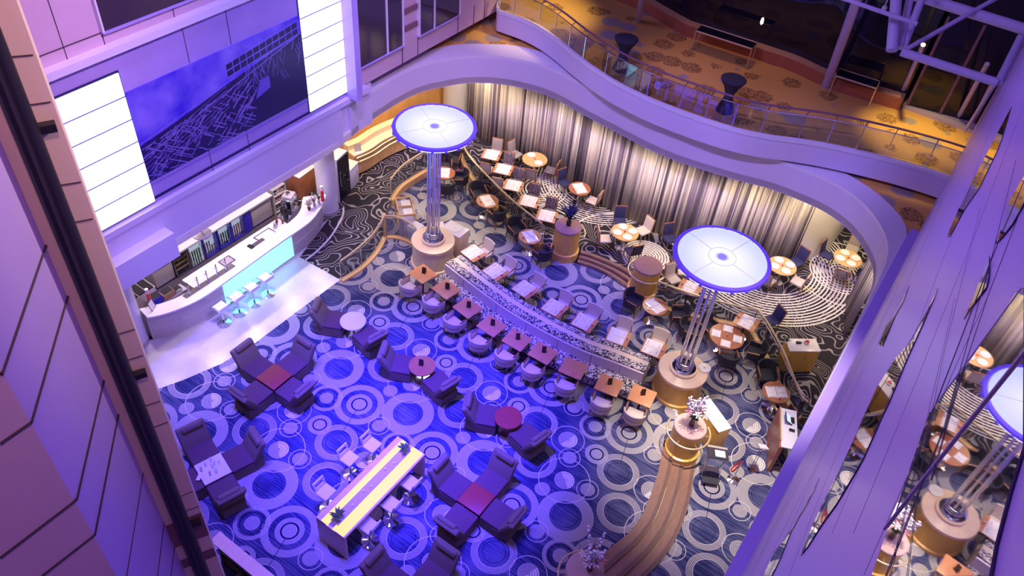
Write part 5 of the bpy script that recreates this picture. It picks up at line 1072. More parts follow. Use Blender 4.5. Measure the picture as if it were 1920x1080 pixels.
for s in (-1, 1): mb = MB(); mb.cyl((s * 0.10, -0.24, 0.22), 0.035, 0.04, M['blackp'], 12); mb.tube([(s * .1, -.24, .24), (s * .1, -.40, .22)], 0.014, M['blackp'], 6); mb.build('portafilter', root)
root = thing('coffee_grinder', 'small grinder beside the espresso machine', 'grinder', (14.20, 17.82, 0.877)); mb = MB(); mb.box((0, 0, 0.15), (0.18, 0.22, 0.30), M['blackp'], bev=0.02); mb.build('body', root); mb = MB(); mb.lathe([(0.04, 0.30), (0.09, 0.46), (0.09, 0.48)], M['tumbler'], n=14); mb.build('hopper', root)
root = thing('work_shelf', 'low work shelf under the coffee machine', 'counter', (14.48, 17.88, 0), 0.32); mb = MB(); mb.box((0, 0, 0.86), (1.05, 0.42, 0.03), M['steel']); mb.build('top', root); mb = MB(); mb.box((0, 0, 0.42), (0.94, 0.40, 0.84), M['panelgrey']); mb.build('body', root)
for i, (px, py, r_, h_) in enumerate(((580, 394, .20, .30), (590, 387, .16, .34), (598, 381, .13, .26))):
    p = at(px, py, 1.12); leafy((p.x, p.y), 1.12, ['pale spiky plant in a plum pot on the right end of the bar', 'tall pale plant behind the plum pot on the bar', 'small green plant next to the red cup stack'][i], r_, h_, 26, M['leaf'] if i == 2 else M['taupefab'], M['vase'] if i == 0 else M['panelgrey'], 11 + i, 'bar_plant', 0.06, 0.12)
for i, (px, py) in enumerate(((524, 425), (530, 419), (537, 413), (541, 408), (548, 404), (553, 400), (519, 429))):
    p = at(px, py, 1.0); o = thing('bar_bottle', '%s of the small bottles crowded behind the bar near the coffee machine' % ORD[i], 'bottle', (p.x * 0.55 + 13.55 * 0.45 - 0.02, 17.5 + 0.09 * (i % 3), 0.888), 0, 'bottles by the coffee machine'); mb = MB(); mb.lathe([(0.035, 0), (0.037, 0.14), (0.013, 0.19), (0.013, 0.25)], M[['bottlec', 'blackp', 'redp', 'bottle', 'bottlec', 'bottleg', 'steel'][i]], n=10); mb.build('glass', o); mb = MB(); mb.cyl((0, 0, 0.25), 0.016, 0.02, M['blackp'], 8); mb.build('cap', o)
p = at(379, 440, 3.0); root = thing('bar_pendant', 'flat grey disc loudspeaker hanging above the fridges', 'ceiling disc', (p.x, p.y, 3.0)); mb = MB(); mb.lathe([(0.26, 0), (0.28, 0.02), (0.28, 0.05), (0.05, 0.07)], M['panelgrey'], n=32); mb.build('disc', root); mb = MB(); mb.cyl((0, 0, 0.06), 0.015, ZF - 3.06, M['panelgrey'], 8); mb.build('rod', root)
struct((lambda m: (m.box((10.5, 19.9, 1.9), (11, 0.3, 3.8), M['white']), m.build('wall_bar_back'))[1])(MB()))
for i, (px, py) in enumerate(((421, 607), (450, 588), (478, 570), (503, 552))):
    p = at(px, py, 0.0); put('stoola', (p.x, p.y, 0.004), pi / 2, '%s white swivel stool at the cyan bar front, counted from the round column' % ORD[i], 'bar stools at the cyan front')
# ================================================================ RAILINGS
def railing(name, label, top, base, zt, zb, step, wbase=True, posts=M['steel'], rail=M['gold'], gl=True, two=True):
    root = thing(name, label, 'railing'); T_ = resample(top, 60); B_ = resample(base, 60)
    mb = MB(); mb.tube([(p.x, p.y, zt) for p in T_], 0.034, rail, 8); mb.build('handrail', root)
    if two: mb = MB(); mb.tube([(p.x, p.y, zt - 0.11) for p in B_], 0.016, posts, 6); mb.build('glass_rail', root)
    if wbase: mb = MB(); ribbon(mb, offs(B_, 0.09), offs(B_, -0.09), zb - 0.3, zb + 0.07, M['oak']); mb.build('wooden_kerb', root)
    L = sum(((b - a).length for a, b in zip(B_, B_[1:]))); n = max(2, int(round(L / step)) + 1)
    idx = [int(round(i * 59 / (n - 1))) for i in range(n)]
    for i in idx:
        mb = MB(); mb.tube([(B_[i].x, B_[i].y, zb), (B_[i].x, B_[i].y, zt - .11), (T_[i].x, T_[i].y, zt - 0.02)], 0.016, posts, 6); mb.build('post', root)
    if gl:
        for a, b in zip(idx, idx[1:]):
            P = B_[a:b + 1]; mb = MB(); ribbon(mb, offs(P, 0.006), offs(P, -0.006), zb + 0.10, zt - 0.12, M['balus']) if len(P) > 1 else None; mb.build('glass_panel', root)
    return root
crv = lambda L, n=6: curve(V2(L), n)
railing('glass_railing', 'low glass railing on an oak kerb curving from the bar floor to the oak post', crv([(13.59, 14.60), (14.27, 14.60), (15.07, 14.68), (15.67, 14.84), (16.24, 15.07)]), crv([(13.62, 14.68), (14.35, 14.60), (15.11, 14.68), (15.74, 14.86), (16.24, 15.07)]), 1.0, 0.0, 0.8)
railing('glass_railing', 'short glass railing on an oak kerb between the oak post and the left lamp drum', crv([(16.26, 15.04), (16.45, 14.8), (16.55, 14.4), (16.5, 14.0), (16.42, 13.8)]), crv([(16.26, 15.04), (16.46, 14.8), (16.59, 14.4), (16.57, 14.0), (16.45, 13.75)]), 1.0, 0.0, 0.7)
railing('brass_railing', 'golden railing on a pale oak kerb curving behind the left disc lamp', crv([(18.0, 16.3), (18.78, 16.50), (19.4, 16.54), (20.2, 16.5), (21.0, 16.43)]), crv([(17.96, 16.28), (18.755, 16.54), (19.5, 16.56), (20.237, 16.50), (21.0, 16.43)]), 1.0, 0.0, 0.8)
railing('long_railing', 'long brass railing with glass from the curtain down to the drum with the plant', crv([(22.2, 16.3), (21.44, 15.53), (20.98, 14.80), (20.5, 13.7), (20.06, 12.6), (19.75, 11.6), (19.5, 10.6)]), crv([(22.25, 16.35), (21.582, 15.55), (20.88, 14.4), (20.4, 13.3), (20.0, 12.2), (19.78, 11.4), (19.56, 10.5)]), 1.0, 0.0, 0.95)
railing('glass_railing', 'glass railing with brass handrail from the empty granite drum to the angled corner', crv([(19.5, 5.95), (19.62, 5.2), (19.78, 4.5), (19.97, 3.9), (20.15, 3.35), (20.42, 2.74)]), crv([(19.45, 5.9), (19.62, 5.1), (19.88, 4.4), (20.08, 3.9), (20.3, 3.3), (20.46, 2.76)]), 1.0, 0.0, 0.8)
railing('glass_railing', 'brass topped glass railing sweeping past the yellow cabinet to the violet wall', crv([(20.42, 2.74), (20.03, 2.24), (19.24, 1.44), (18.4, 0.78), (17.9, 0.36), (17.75, 0.1)]), crv([(20.46, 2.76), (20.2, 2.45), (19.81, 2.04), (19.3, 1.52), (18.7, 1.02), (18.15, 0.42), (17.95, 0.06)]), 1.0, 0.0, 0.8)
root = thing('oak_post', 'square oak corner post where the two glass railings meet', 'post', (16.27, 15.08, 0)); mb = MB(); mb.box((0, 0, 0.5), (0.10, 0.10, 1.04), M['oak'], bev=0.01); mb.build('post', root)
root = thing('ramp_handrail', 'pale curved kerb rail on the contour carpet beside the bar column', 'kerb'); mb = MB(); R_ = curve([Vector((x, y, 0.05)) for x, y in ((13.6, 16.30), (14.15, 16.33), (14.97, 16.50), (15.74, 16.80), (16.2, 17.05), (16.48, 17.3))], 6); mb.tube(R_, 0.035, M['white'], 8); mb.build('kerb', root)
# upper deck balustrade: posts at the measured spacing
TE = [(p.x + 0.0, p.y) for p in offs(BEc, 0.0)]
br = railing('balcony_railing', 'long curved glass balustrade with steel posts along the amber carpeted upper deck', offs(BEc, 0.18)[4:], offs(BEc, 0.04)[4:], ZB + 0.96, ZB, 0.97, False, M['steel'], M['claddark'], True, True)
if (offs(BEc, 0.04)[40] - BEc[40]).x < 0: pass
# ================================================================ RESTAURANT CABINETS
def cabinet(name, label, cat, c, d, rz, body, top, doors=0, z=0.0, topoff=0.03):
    root = thing(name, label, cat, (c[0], c[1], z), rz); h = d[2]
    mb = MB(); mb.box((0, 0, h / 2), (d[0], d[1], h), body, bev=0.008); mb.build('cabinet_body', root)
    mb = MB(); mb.box((0, 0, h + 0.02), (d[0] + topoff, d[1] + topoff, 0.04), top, bev=0.006); mb.build('cabinet_top', root)
    for i in range(doors):
        w_ = d[1] / doors; mb = MB(); mb.box((-d[0] / 2 - 0.008, -d[1] / 2 + w_ * (i + .5), h / 2), (0.014, w_ - 0.02, h - 0.08), body); dr = mb.build('door', root)
        mb = MB(); mb.box((-d[0] / 2 - 0.03, -d[1] / 2 + w_ * (i + .5) + w_ * .35, h * .7), (0.02, 0.02, 0.12), M['steel']); mb.build('handle', dr)
    return root
cc = (at(1493, 648, 1.0)); cabinet('service_cabinet', 'golden wood service cabinet with a white top outside the railing at right', 'cabinet', (cc.x + 0.17, cc.y - 0.16), (0.50, 0.98, 0.96), radians(38), M['maple'], M['counter'], 2)
for i, (px, py, nm, lb) in enumerate(((1466, 644, 'cabinet_plant', 'small green plant on the left end of the golden cabinet'),)): p = at(px, py, 1.0); leafy((p.x + .1, p.y - .1), 1.0, lb, 0.14, 0.16, 18, M['leaf'], M['paper'], 21, nm, 0.05, 0.05)
p = at(1518, 640, 1.0); root = thing('fruit_bowl', 'small bowl of red fruit on the right end of the golden cabinet', 'bowl', (p.x - .12, p.y + .05, 1.0)); mb = MB(); mb.lathe([(0.04, 0), (0.09, 0.04), (0.10, 0.05), (0.05, 0.02)], M['plate'], n=16); mb.build('bowl', root)
for i in range(3): mb = MB(); mb.lathe([(0.003, 0), (0.03, 0.02), (0.03, 0.04), (0.003, 0.06)], M['redp'], (0.04 * cos(i * 2.1), 0.04 * sin(i * 2.1), 0.03), 10); mb.build('fruit', root)
p = at(1498, 642, 1.0); root = thing('desk_phone', 'small black phone on the golden cabinet top', 'phone', (p.x - .03, p.y, 1.0), 0.7); mb = MB(); mb.box((0, 0, 0.02), (0.10, 0.16, 0.04), M['blackp'], bev=0.01); mb.build('base', root); mb = MB(); mb.box((-0.02, 0, 0.05), (0.04, 0.17, 0.03), M['blackp'], bev=0.01); mb.build('handset', root)
cc = at(1345, 772, 0.8); cabinet('flower_cabinet', 'white topped golden cabinet behind the flower drum', 'cabinet', (15.72, 2.12), (1.1, 0.42, 1.0), radians(58 - 0), M['maple'], M['counter'], 0, RZ)
root = thing('round_tray', 'pale round lid resting on the rim of the right lamp drum', 'tray', (*at(1321, 690, 1.02)[:2], 1.012)); mb = MB(); mb.lathe([(0.18, 0), (0.19, 0.03), (0.17, 0.04)], M['plate'], n=28); mb.build('lid', root); mb = MB(); mb.cyl((0, 0, 0.04), 0.03, 0.02, M['plate'], 10); mb.build('knob', root)
cabinet('side_cabinet', 'pale oak cabinet with a white top tucked behind the left lamp drum', 'cabinet', (17.42, 12.85), (0.56, 0.80, 1.05), radians(0), M['oakp'], M['counter'], 0, RZ)
root = thing('round_tray', 'pale round lid on the cabinet behind the left lamp drum', 'tray', (17.42, 12.85, 0.872)); mb = MB(); mb.lathe([(0.2, 0), (0.21, 0.02), (0.18, 0.03)], M['plate'], n=28); mb.build('lid', root); mb = MB(); mb.cyl((0, 0, 0.03), 0.03, 0.02, M['plate'], 10); mb.build('knob', root)
# open waiter trolley left of the lamp drum
root = thing('waiter_station', 'open oak waiter station with white linen stacks left of the left lamp drum', 'station', (17.22, 14.95, RZ), radians(-40)); W_, D_, H_ = 0.55, 1.0, 1.12
mb = MB()
for sx in (-1, 1):
    for sy in (-1, 1): mb.box((sx * W_ / 2, sy * D_ / 2, H_ / 2), (0.05, 0.05, H_), M['oak'])
for sy in (-1, 0, 1): mb.box((0, sy * D_ / 2, H_), (W_, 0.04, 0.05), M['oak'])
for sx in (-1, 1): mb.box((sx * W_ / 2, 0, H_), (0.04, D_, 0.05), M['oak'])
mb.build('frame', root)
mb = MB(); mb.box((0, 0, 0.4), (W_, D_, 0.03), M['oak']); mb.box((0, 0, 0.95), (W_ - .04, D_ - .04, 0.02), M['panelgrey']); mb.build('shelf', root)
for s in (-1, 1): mb = MB(); mb.box((0.06, s * 0.24, 1.02), (0.34, 0.38, 0.10), M['paper'], bev=0.015); mb.build('linen_stack', root)
mb = MB(); mb.box((-0.05, -0.56, 0.65), (0.5, 0.04, 0.85), M['signs'], bev=0.015); mb.build('hanging_cloth', root)
for i, (px, py, lb) in enumerate(((797, 420, 'white storage box with a yellow note beside the left lamp drum'), (767, 432, 'lilac white storage box behind the short glass railing'))):
    p = at(px, py, 0.6); p.x += 0.36 * i + 0.22 * (1 - i); p.y += 0.0 * i - 0.40 * (1 - i); root = thing('storage_box', lb, 'box', (p.x, p.y, RZ), 0.9 - 0.9 * i); mb = MB(); mb.box((0, 0, 0.4), (0.42, 0.5, 0.8), M['litwhite'], bev=0.02); mb.build('body', root); mb = MB(); mb.box((0, 0, 0.81), (0.40, 0.46, 0.02), M['paper']); mb.build('lid', root)
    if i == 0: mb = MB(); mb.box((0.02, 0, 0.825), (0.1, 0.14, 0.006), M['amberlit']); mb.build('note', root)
# host desk, lectern, stanchions
root = thing('host_desk', 'tall cherry wood host desk with white top cut off by the violet wall', 'desk', (16.45, 0.19, RZ), radians(22))
mb = MB(); mb.box((0, 0, 0.6), (1.4, 0.10, 1.2), M['cherry'], T=Matrix.Translation((0, 0.22, 0))); mb.box((0.66, 0, 0.6), (0.08, 0.5, 1.2), M['cherry']); mb.build('front_panel', root)
mb = MB(); mb.box((0, 0.0, 1.22), (1.4, 0.46, 0.04), M['counter']); mb.build('desk_top', root); mb = MB(); mb.box((0.1, 0.24, 1.26), (1.2, 0.03, 0.05), M['oak']); mb.build('edge_ledge', root)
root = thing('till_screen', 'lit touch screen till on the host desk', 'screen', (16.75, 0.22, RZ + 1.245), radians(205)); T = Matrix.Rotation(radians(55), 4, 'X')
mb = MB(); mb.box((0, 0, 0.14), (0.34, 0.03, 0.26), M['blackp'], T=T, bev=0.01); mb.build('casing', root); mb = MB(); mb.box((0, 0.018, 0.14), (0.30, 0.004, 0.22), M['screen'], T=T); mb.build('screen', root); mb = MB(); mb.box((0, -.02, 0.03), (0.2, 0.16, 0.06), M['blackp'], bev=0.01); mb.build('stand', root)
root = thing('card_reader', 'little grey card reader beside the till screen', 'card reader', (16.42, 0.10, RZ + 1.243), 0.3); mb = MB(); mb.box((0, 0, 0.02), (0.09, 0.16, 0.04), M['blackp'], bev=0.01); mb.build('body', root); mb = MB(); mb.box((0, 0.03, 0.041), (0.06, 0.06, 0.003), M['steel']); mb.build('display', root)
pl_ = at(1348, 848, 0.85); lx, ly = pl_.x, pl_.y
root = thing('menu_lectern', 'dark folding menu lectern with a white page beside the flower drum', 'lectern', (lx - 0.05, ly, RZ), radians(-64))
T = Matrix.Translation((0, 0, 1.05)) @ Matrix.Rotation(radians(-12), 4, 'X')
mb = MB(); mb.box((0, 0, 0), (0.56, 0.42, 0.03), M['blackfab'], T=T); mb.build('desk_board', root); mb = MB(); mb.box((0.06, -0.0, 0.018), (0.28, 0.26, 0.006), M['paper'], T=T); mb.build('page', root); mb = MB(); mb.box((0, 0.24, 0.02), (0.56, 0.08, 0.02), M['taupefab'], T=T); mb.build('header_strip', root)
for s in (-1, 1):
    for q in (-1, 1): mb = MB(); mb.tube([(s * 0.24, q * 0.14, 1.03), (s * 0.24, -q * 0.22, 0.0)], 0.014, M['steel'], 8); mb.build('leg', root)
mb = MB(); mb.box((0, -0.22, 0.16), (0.46, 0.34, 0.02), M['blackfab']); mb.build('lower_board', root)
for k, (top, base, lb) in enumerate((((1430, 838), (1407, 889), 'slim easel holding a white sign near the violet wall'),)):
    a, b = at(*base, RZ), at(*top, 0.9); root = thing('sign_easel', lb, 'sign', (b.x, b.y, RZ), radians(-62)); T = Matrix.Translation((0, 0, 1.15)) @ Matrix.Rotation(radians(-35), 4, 'X')
    mb = MB(); mb.box((0, 0, 0), (0.22, 0.32, 0.02), M['paper'], T=T); mb.build('sign_board', root); mb = MB(); mb.box((0, 0, -0.02), (0.27, 0.36, 0.015), M['taupefab'], T=T); mb.build('backing', root)
    for s in (-1, 1): mb = MB(); mb.tube([(s * 0.03, 0, 1.13), (s * 0.03, 0.0, 0.03)], 0.010, M['blackp'], 8); mb.build('leg', root)
    mb = MB(); mb.box((0, 0, 0.015), (0.24, 0.24, 0.03), M['steel'], bev=0.005); mb.build('foot_plate', root)
p = at(1374, 900, RZ); root = thing('rope_stanchion', 'chrome stanchion post hung with a red rope beside the lectern', 'stanchion', (p.x, p.y, RZ))
mb = MB(); mb.lathe([(0.17, 0), (0.17, 0.02), (0.04, 0.05), (0.025, 0.06), (0.025, 0.95), (0.045, 0.97), (0.03, 1.0)], M['steel'], n=24); mb.build('post', root)
mb = MB(); mb.tube(curve([Vector(v) for v in ((0.03, 0, 0.92), (0.10, 0.10, 0.6), (0.02, 0.16, 0.36), (-0.10, 0.08, 0.5), (-0.03, 0.0, 0.92))], 6), 0.024, M['redp'], 8); mb.build('rope', root)
# near left: wooden bulkhead with glass
bk = [at(412.5, 999, 1.1), at(398, 1015, 1.1), at(478, 1090, 1.1), at(525, 1090, 1.1)]
root = thing('wooden_screen', 'low glazed screen with a broad pinkish wood cap at the lower left', 'screen', (0, 0, 0))
mb = MB(); mb.prism([(4.80, 10.10), (4.50, 10.10), (4.50, 7.9), (4.80, 7.9)], 1.04, 1.10, M['oakp']); mb.build('wood_cap', root)
mb = MB()
for y in (10.02, 9.3, 8.6, 7.95): mb.box((4.65, y, 0.52), (0.12, 0.06, 1.04), M['blackmetal'])
for z in (0.05, 0.55): mb.box((4.65, 9.0, z), (0.10, 2.1, 0.04), M['brass'])
mb.build('frame', root); mb = MB(); mb.box((4.65, 9.0, 0.52), (0.02, 2.1, 1.0), M['darkglass']); mb.build('glass', root)
# ================================================================ GALLERY: curtains, white wall, buffet, fridge
CC = curve(V2([(24.0, 17.3), (23.55, 16.5), (23.5, 15.0), (23.55, 13.6), (23.45, 12.3), (23.3, 11.2), (23.0, 10.0), (22.95, 9.0), (22.95, 8.0), (22.95, 7.0), (23.15, 6.0), (23.6, 4.9), (24.1, 3.8), (24.75, 2.85)]), 12)
CC = resample(CC, 541); rr = random.Random(11); k0 = 0
segs = 12
for s_ in range(segs):
    a, b = s_ * 45, (s_ + 1) * 45 + 1; P = CC[a:b]; mb = MB(); run = 0; mt = 0
    tops = []; 
    for i, p in enumerate(P):
        t = CC[min(a + i + 1, 540)] - CC[max(a + i - 1, 0)]; n = Vector((-t.y, t.x, 0)).normalized(); w_ = 0.045 * sin((a + i) * 0.9) + 0.02 * sin((a + i) * 0.37 + s_); tops.append(p + n * w_)
    for i in range(len(P) - 1):
        if run <= 0: run = rr.choice((1, 1, 2, 3)); mt = rr.choices((0, 1, 2, 3, 4), ((4, 3, 1.2, 4, 1.0) if s_ % 4 != 0 else (2, 3, 2.5, 1, 3)))[0]
        run -= 1; p, q = tops[i], tops[i + 1]
        mb.add([(p.x, p.y, 0.02), (q.x, q.y, 0.02), (q.x, q.y, ZF), (p.x, p.y, ZF)], [(0, 1, 2, 3)], M['curt'][mt])
    o = mb.build('sheer_curtain'); md = o.modifiers.new('thick', 'SOLIDIFY'); md.thickness = 0.008
    tag(o, '%s striped sheer curtain panel, counted from the left' % ORD[s_], 'curtain', 'striped sheer curtains')
CR = resample(V2([(23.9, 0.55), (22.2, 0.08)]), 61); mb = MB()
for i in range(60):
    p, q = CR[i] + Vector((0, 0.05 * sin(i * .9), 0)), CR[i + 1] + Vector((0, 0.05 * sin((i + 1) * .9), 0)); mb.add([(p.x, p.y, 0.02), (q.x, q.y, 0.02), (q.x, q.y, ZF), (p.x, p.y, ZF)], [(0, 1, 2, 3)], M['curt'][(1, 4, 1, 2)[(i // 2) % 4]])
o = mb.build('sheer_curtain'); md = o.modifiers.new('thick', 'SOLIDIFY'); md.thickness = 0.008; tag(o, 'grey sheer curtain bunched beside the violet wall at the far right', 'curtain')
m = MB(); WC = crv([(24.75, 3.0), (25.3, 2.45), (26.2, 2.1), (27.4, 2.0), (29.5, 1.9)]); ribbon(m, WC, offs(WC, 0.2) if (offs(WC, .2)[3].y > WC[3].y) else offs(WC, -0.2), 0, ZF, M['cream']); struct(m.build('wall_gallery_curved'))
m = MB(); m.box((30.2, 10, 1.9), (0.3, 22, 3.8), M['cream']); struct(m.build('wall_gallery_back'))
# orange veneer wall and buffet
WO = crv([(17.3, 19.6), (18.6, 19.15), (20.2, 19.1), (22.2, 19.0), (24.2, 18.8), (26, 18.4)])
m = MB(); ribbon(m, WO, offs(WO, 0.2), 0, ZF, M['orangew']); struct(m.build('wall_orange_veneer'))
m = MB()
for z in (1.6, 2.5): m.tube([(p.x, p.y - 0.01, z) for p in WO], 0.012, M['gold'], 5)
for i in range(0, len(WO), 3): m.tube([(WO[i].x, WO[i].y - 0.01, 0.9), (WO[i].x, WO[i].y - 0.01, ZF)], 0.008, M['gold'], 5)
struct(m.build('trim_veneer_joints'))
for i in (7, 10, 13, 16):
    p = WO[i]; root = thing('picture_light', '%s slim wall light on the orange veneer wall' % ORD[(i - 7) // 3], 'wall light', (p.x, p.y - 0.06, 2.9), 0, 'slim wall lights'); mb = MB(); mb.box((0, 0, 0), (0.55, 0.08, 0.04), M['blackp']); mb.build('housing', root); mb = MB(); mb.box((0, 0, -0.025), (0.5, 0.06, 0.01), M['lit']); mb.build('diffuser', root)
FB = crv([(18.2, 18.30), (18.9, 18.18), (19.8, 18.20), (20.8, 18.02), (21.8, 17.6)])
root = thing('curved_buffet', 'long curved golden buffet counter with double tray rails below the orange wall', 'buffet')
mb = MB(); ribbon(mb, FB, offs(FB, 0.62), 0.10, 0.95, M['oak']); mb.build('buffet_body', root)
mb = MB(); ribbon(mb, offs(FB, -0.03), offs(FB, 0.66), 0.95, 1.0, M['oakp']); mb.build('buffet_top', root)
mb = MB(); ribbon(mb, offs(FB, 0.36), offs(FB, 0.66), 1.0, 1.22, M['oakp']); mb.build('back_ledge', root)
for d_, z in ((-0.18, 0.98), (-0.32, 0.90)): mb = MB(); mb.tube([(p.x, p.y, z) for p in offs(FB, d_)], 0.03, M['gold'], 8); mb.build('tray_rail', root)
mb = MB(); ribbon(mb, offs(FB, 0.05), offs(FB, 0.5), 0.0, 0.10, M['blackp']); mb.build('plinth', root)
for i in (3, 9, 15, 20): p = offs(FB, -0.02)[i]; q = offs(FB, -0.32)[i]; mb = MB(); mb.tube([(p.x, p.y, 0.80), (q.x, q.y, 0.88)], 0.014, M['steel'], 6); mb.build('rail_bracket', root)
root = thing('menu_easel', 'little grey display card standing on the buffet end', 'sign', (18.5, 18.36, 1.0), 2.6); mb = MB(); mb.box((0, 0, 0.16), (0.26, 0.02, 0.32), M['taupefab'], T=Matrix.Rotation(radians(15), 4, 'X')); mb.build('card', root); mb = MB(); mb.box((0, 0.05, 0.01), (0.26, 0.12, 0.02), M['paper']); mb.build('base', root)
cabinet('buffet_end_table', 'cream topped white end cabinet between the black fridge and the buffet', 'cabinet', (17.75, 18.25), (0.6, 0.62, 0.86), 0.25, M['litwhite'], M['cream'], 0)
root = thing('black_fridge', 'tall black glass fronted fridge with a white top beside the bar column', 'fridge', (17.0, 17.85, 0), radians(12))
mb = MB(); mb.box((0, 0.12, 0.95), (0.72, 0.50, 1.90), M['litwhite'], bev=0.02); mb.build('cabinet_body', root)
mb = MB(); mb.box((0, -0.15, 0.95), (0.70, 0.04, 1.82), M['blackp']); d_ = mb.build('door', root); mb = MB(); mb.box((0, -0.175, 1.0), (0.56, 0.01, 1.6), M['darkglass']); mb.build('door_glass', d_)
mb = MB(); mb.tube([(-0.30, -0.20, 0.7), (-0.30, -0.20, 1.4)], 0.012, M['steel'], 6); mb.build('handle', d_)
for z in (0.4, 0.75, 1.1, 1.45): mb = MB(); mb.box((0, -0.172, z), (0.54, 0.012, 0.012), M['steel']); mb.build('shelf_edge', d_)
cabinet('red_counter', 'small red wooden counter with a white top behind the bar column', 'counter', (16.3, 19.2), (0.9, 0.7, 0.98), 0.1, M['cherry'], M['counter'], 0)
m = MB(); m.box((16.9, 20.6, 1.9), (3.2, 0.2, 3.8), M['cherry']); struct(m.build('wall_bar_side'))
# ================================================================ UPPER DECK
def cocktail(px, py, label):
    p = at(px, py, ZB + 1.1); root = thing('cocktail_table', label, 'table', (p.x, p.y, ZB)); mb = MB()
    mb.lathe([(0.30, 0), (0.28, 0.05), (0.15, 0.45), (0.14, 0.60), (0.24, 0.85), (0.38, 1.06), (0.40, 1.10)], M['blackfab'], n=36); mb.build('stretch_cover', root)
    mb = MB(); mb.lathe([(0.395, 1.10), (0.40, 1.115), (0.39, 1.12)], M['blackfab'], n=36); mb.build('table_top', root)
cocktail(1175, 73, 'black covered cocktail table nearest the left end of the amber deck'); cocktail(1376, 149, 'black covered cocktail table in the middle of the amber deck')
GX = 27.4
# low wooden sill, night glass and frames
PL = [at(1010, -60, ZB), at(1206, 22, ZB), at(1280, 66, ZB), at(1480, 132, ZB), at(1555, 168, ZB), at(1685, 207, ZB)]
PLv = [Vector((p.x, p.y, 0)) for p in PL]
if True:
    S = resample(PLv, 30); S2 = [p + Vector((0.45, 0.05, 0)) for p in S]
    m = MB(); ribbon(m, S, S2, ZB, ZB + 0.42, M['oak'], M['cherry']); struct(m.build('trim_window_sill'))
    G_ = [p + Vector((0.42, 0.05, 0)) for p in S]; m = MB(); ribbon(m, G_, [p + Vector((0.03, 0, 0)) for p in G_], ZB + 0.42, 14.5, M['darkglass']); struct(m.build('window_4'))
dA, dB = at(1690, 210, ZB), at(1800, 265, ZB)
m = MB(); A_, B_ = Vector((dA.x + 0.35, dA.y, 0)), Vector((dB.x + 1.3, -0.3, 0)); ribbon(m, [A_, B_], [A_ + Vector((0.05, 0, 0)), B_ + Vector((0.05, 0, 0))], ZB, 14.5, M['darkglass']); struct(m.build('door_1'))
m = MB()
for f in (0.02, 0.5, 0.98): p = A_.lerp(B_, f); m.box((p.x, p.y, ZB + 1.6), (0.08, 0.09, 3.2), M['claddark'])
m.box(((A_.x + B_.x) / 2 - 0.05, (A_.y + B_.y) / 2, ZB + 0.06), (0.5, (A_ - B_).length + .1, 0.12), M['panelgrey'], 0); struct(m.build('trim_door_frame'))
def wbench(P0, P1, label):
    root = thing('glass_bench', label, 'table', (0, 0, 0)); a, b = at(*P0, ZB + 0.75), at(*P1, ZB + 0.75); mb = MB(); d = (b - a); n = Vector((-d.y, d.x, 0)).normalized() * 0.28; n = n if n.x > 0 else -n
    z = Vector((0, 0, 0)); C4 = [a, b, b + n * 2, a + n * 2]; mb.tube(C4, 0.03, M['gold'], 8, closed=True); mb.build('brass_frame', root)
    mb = MB(); mb.prism(C4 if (C4[1] - C4[0]).cross(C4[2] - C4[1]).z > 0 else list(reversed(C4)), ZB + 0.74, ZB + 0.76, M['darkglass']); mb.build('glass_top', root)
    for p in C4: mb = MB(); mb.tube([(p.x, p.y, ZB + 0.72), (p.x, p.y, ZB)], 0.02, M['gold'], 8); mb.build('leg', root)
wbench((1567, 142), (1643, 166), 'brass framed glass topped bench by the right deck windows'); wbench((1305, 58), (1410, 92), 'grey topped glass bench at the dark windows in the middle of the deck')
def pole(p0, z0, p1, z1, r, label, nm='deck_column', cat='column', grp=None, mt='tube'):
    a, b = at(*p0, z0), at(*p1, z1); mb = MB(); mb.tube([a, b], r, M[mt], 18); o = mb.build(nm); tag(o, label, cat, grp); return o
for p0, p1, zt, r, lb in (((1548, 163), (1618, -30), 10.2, 0.14, 'thick leaning violet lit column at the amber deck windows'), ((1687, 184), (1731, 84), 8.6, 0.07, 'thin pale column left of the deck doors'), ((1795, 223), (1851, 120), 8.6, 0.07, 'thin pale column right of the deck doors'), ((1197, 40), (1206, -20), 8.0, 0.10, 'pale column at the top edge of the photo above the deck'), ((1820, 231), (1862, 150), 8.2, 0.03, 'slim dark post just right of the deck doors')):
    pole(p0, ZB, p1, zt, r, lb)
root = thing('roof_truss', 'white tubular roof truss at the upper right corner', 'truss')
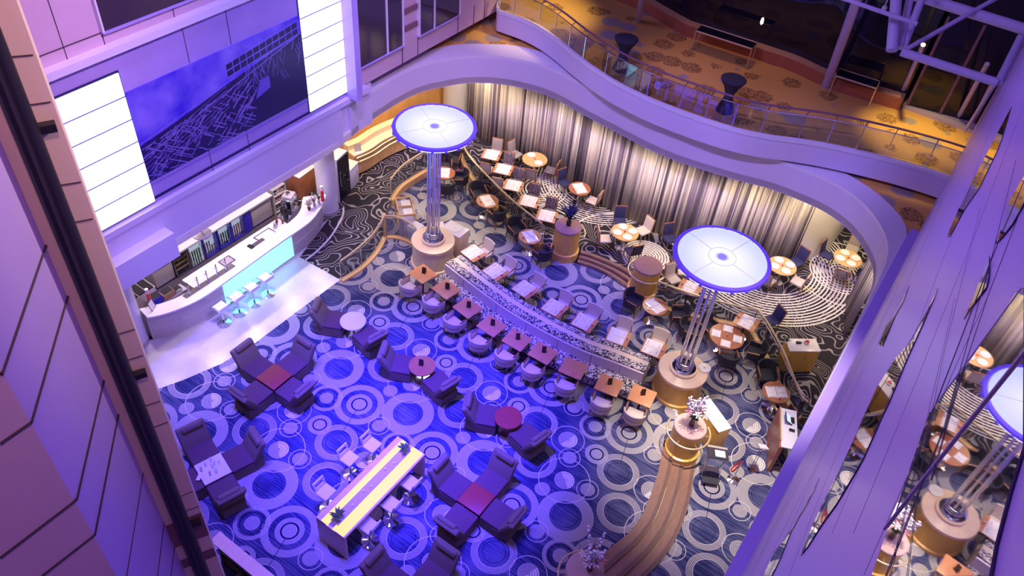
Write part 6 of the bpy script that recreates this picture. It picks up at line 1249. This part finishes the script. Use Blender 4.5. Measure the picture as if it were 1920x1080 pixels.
def tr(p0, z0, p1, z1, r): mb = MB(); mb.tube([at(*p0, z0), at(*p1, z1)], r, M['tube'], 16); mb.build('truss_tube', root)
ZR = 10.5
tr((1690, 97), ZR, (1870, 155), ZR, 0.10); tr((1600, -45), ZR + .6, (1925, 56), ZR + .6, 0.13); tr((1924, 50), ZR + .5, (1872, 155), ZR, 0.09); tr((1682, -20), 11.5, (1672, 95), ZR, 0.13); tr((1712, -30), 11.5, (1686, 90), ZR, 0.09)
tr((1735, -20), 11.5, (1694, 88), ZR, 0.09); tr((1880, -10), 11.5, (1700, 92), ZR, 0.055); tr((1870, 150), ZR, (1810, 245), 7.0, 0.05); tr((1575, -5), 11.3, (1720, 45), 11.2, 0.05)
root = thing('deck_spotlight', 'small white spotlight hanging from the roof truss', 'spotlight', at(1653, 26, 9.8)); mb = MB(); mb.lathe([(0.03, 0), (0.07, 0.04), (0.07, 0.20), (0.03, 0.24)], M['white'], n=16, T=Matrix.Rotation(0.6, 4, 'Y')); mb.build('lamp_body', root); mb = MB(); mb.tube([(0, 0, .2), (0.1, 0, .6)], 0.015, M['white'], 6); mb.build('bracket', root)
root = thing('star_lamp', 'bright little lamp shining behind the roof truss', 'lamp', at(1702, 44, 10.2)); mb = MB(); mb.lathe([(0.01, 0), (0.06, 0.05), (0.01, 0.10)], M['bulb'], n=12); mb.build('bulb', root); mb = MB(); mb.cyl((0, 0, 0.1), 0.03, 0.08, M['white'], 8); mb.build('socket', root)
p = at(1427, 46, 7.6); root = thing('green_lamp', 'small yellow green lamp glowing in the dark window', 'lamp', p); mb = MB(); mb.lathe([(0.01, 0), (0.05, 0.06), (0.04, 0.2), (0.01, 0.24)], M['bulb'], n=12); mb.build('bulb', root); mb = MB(); mb.tube([(0, 0, 0.24), (0, 0, 2.0)], 0.008, M['blackp'], 5); mb.build('cord', root)
m = MB(); m.prism([(29.5, -0.4), (31, -0.4), (31, 16), (29.5, 16)], ZB, 14.5, M['blackmetal']); struct(m.build('wall_night_backing'))
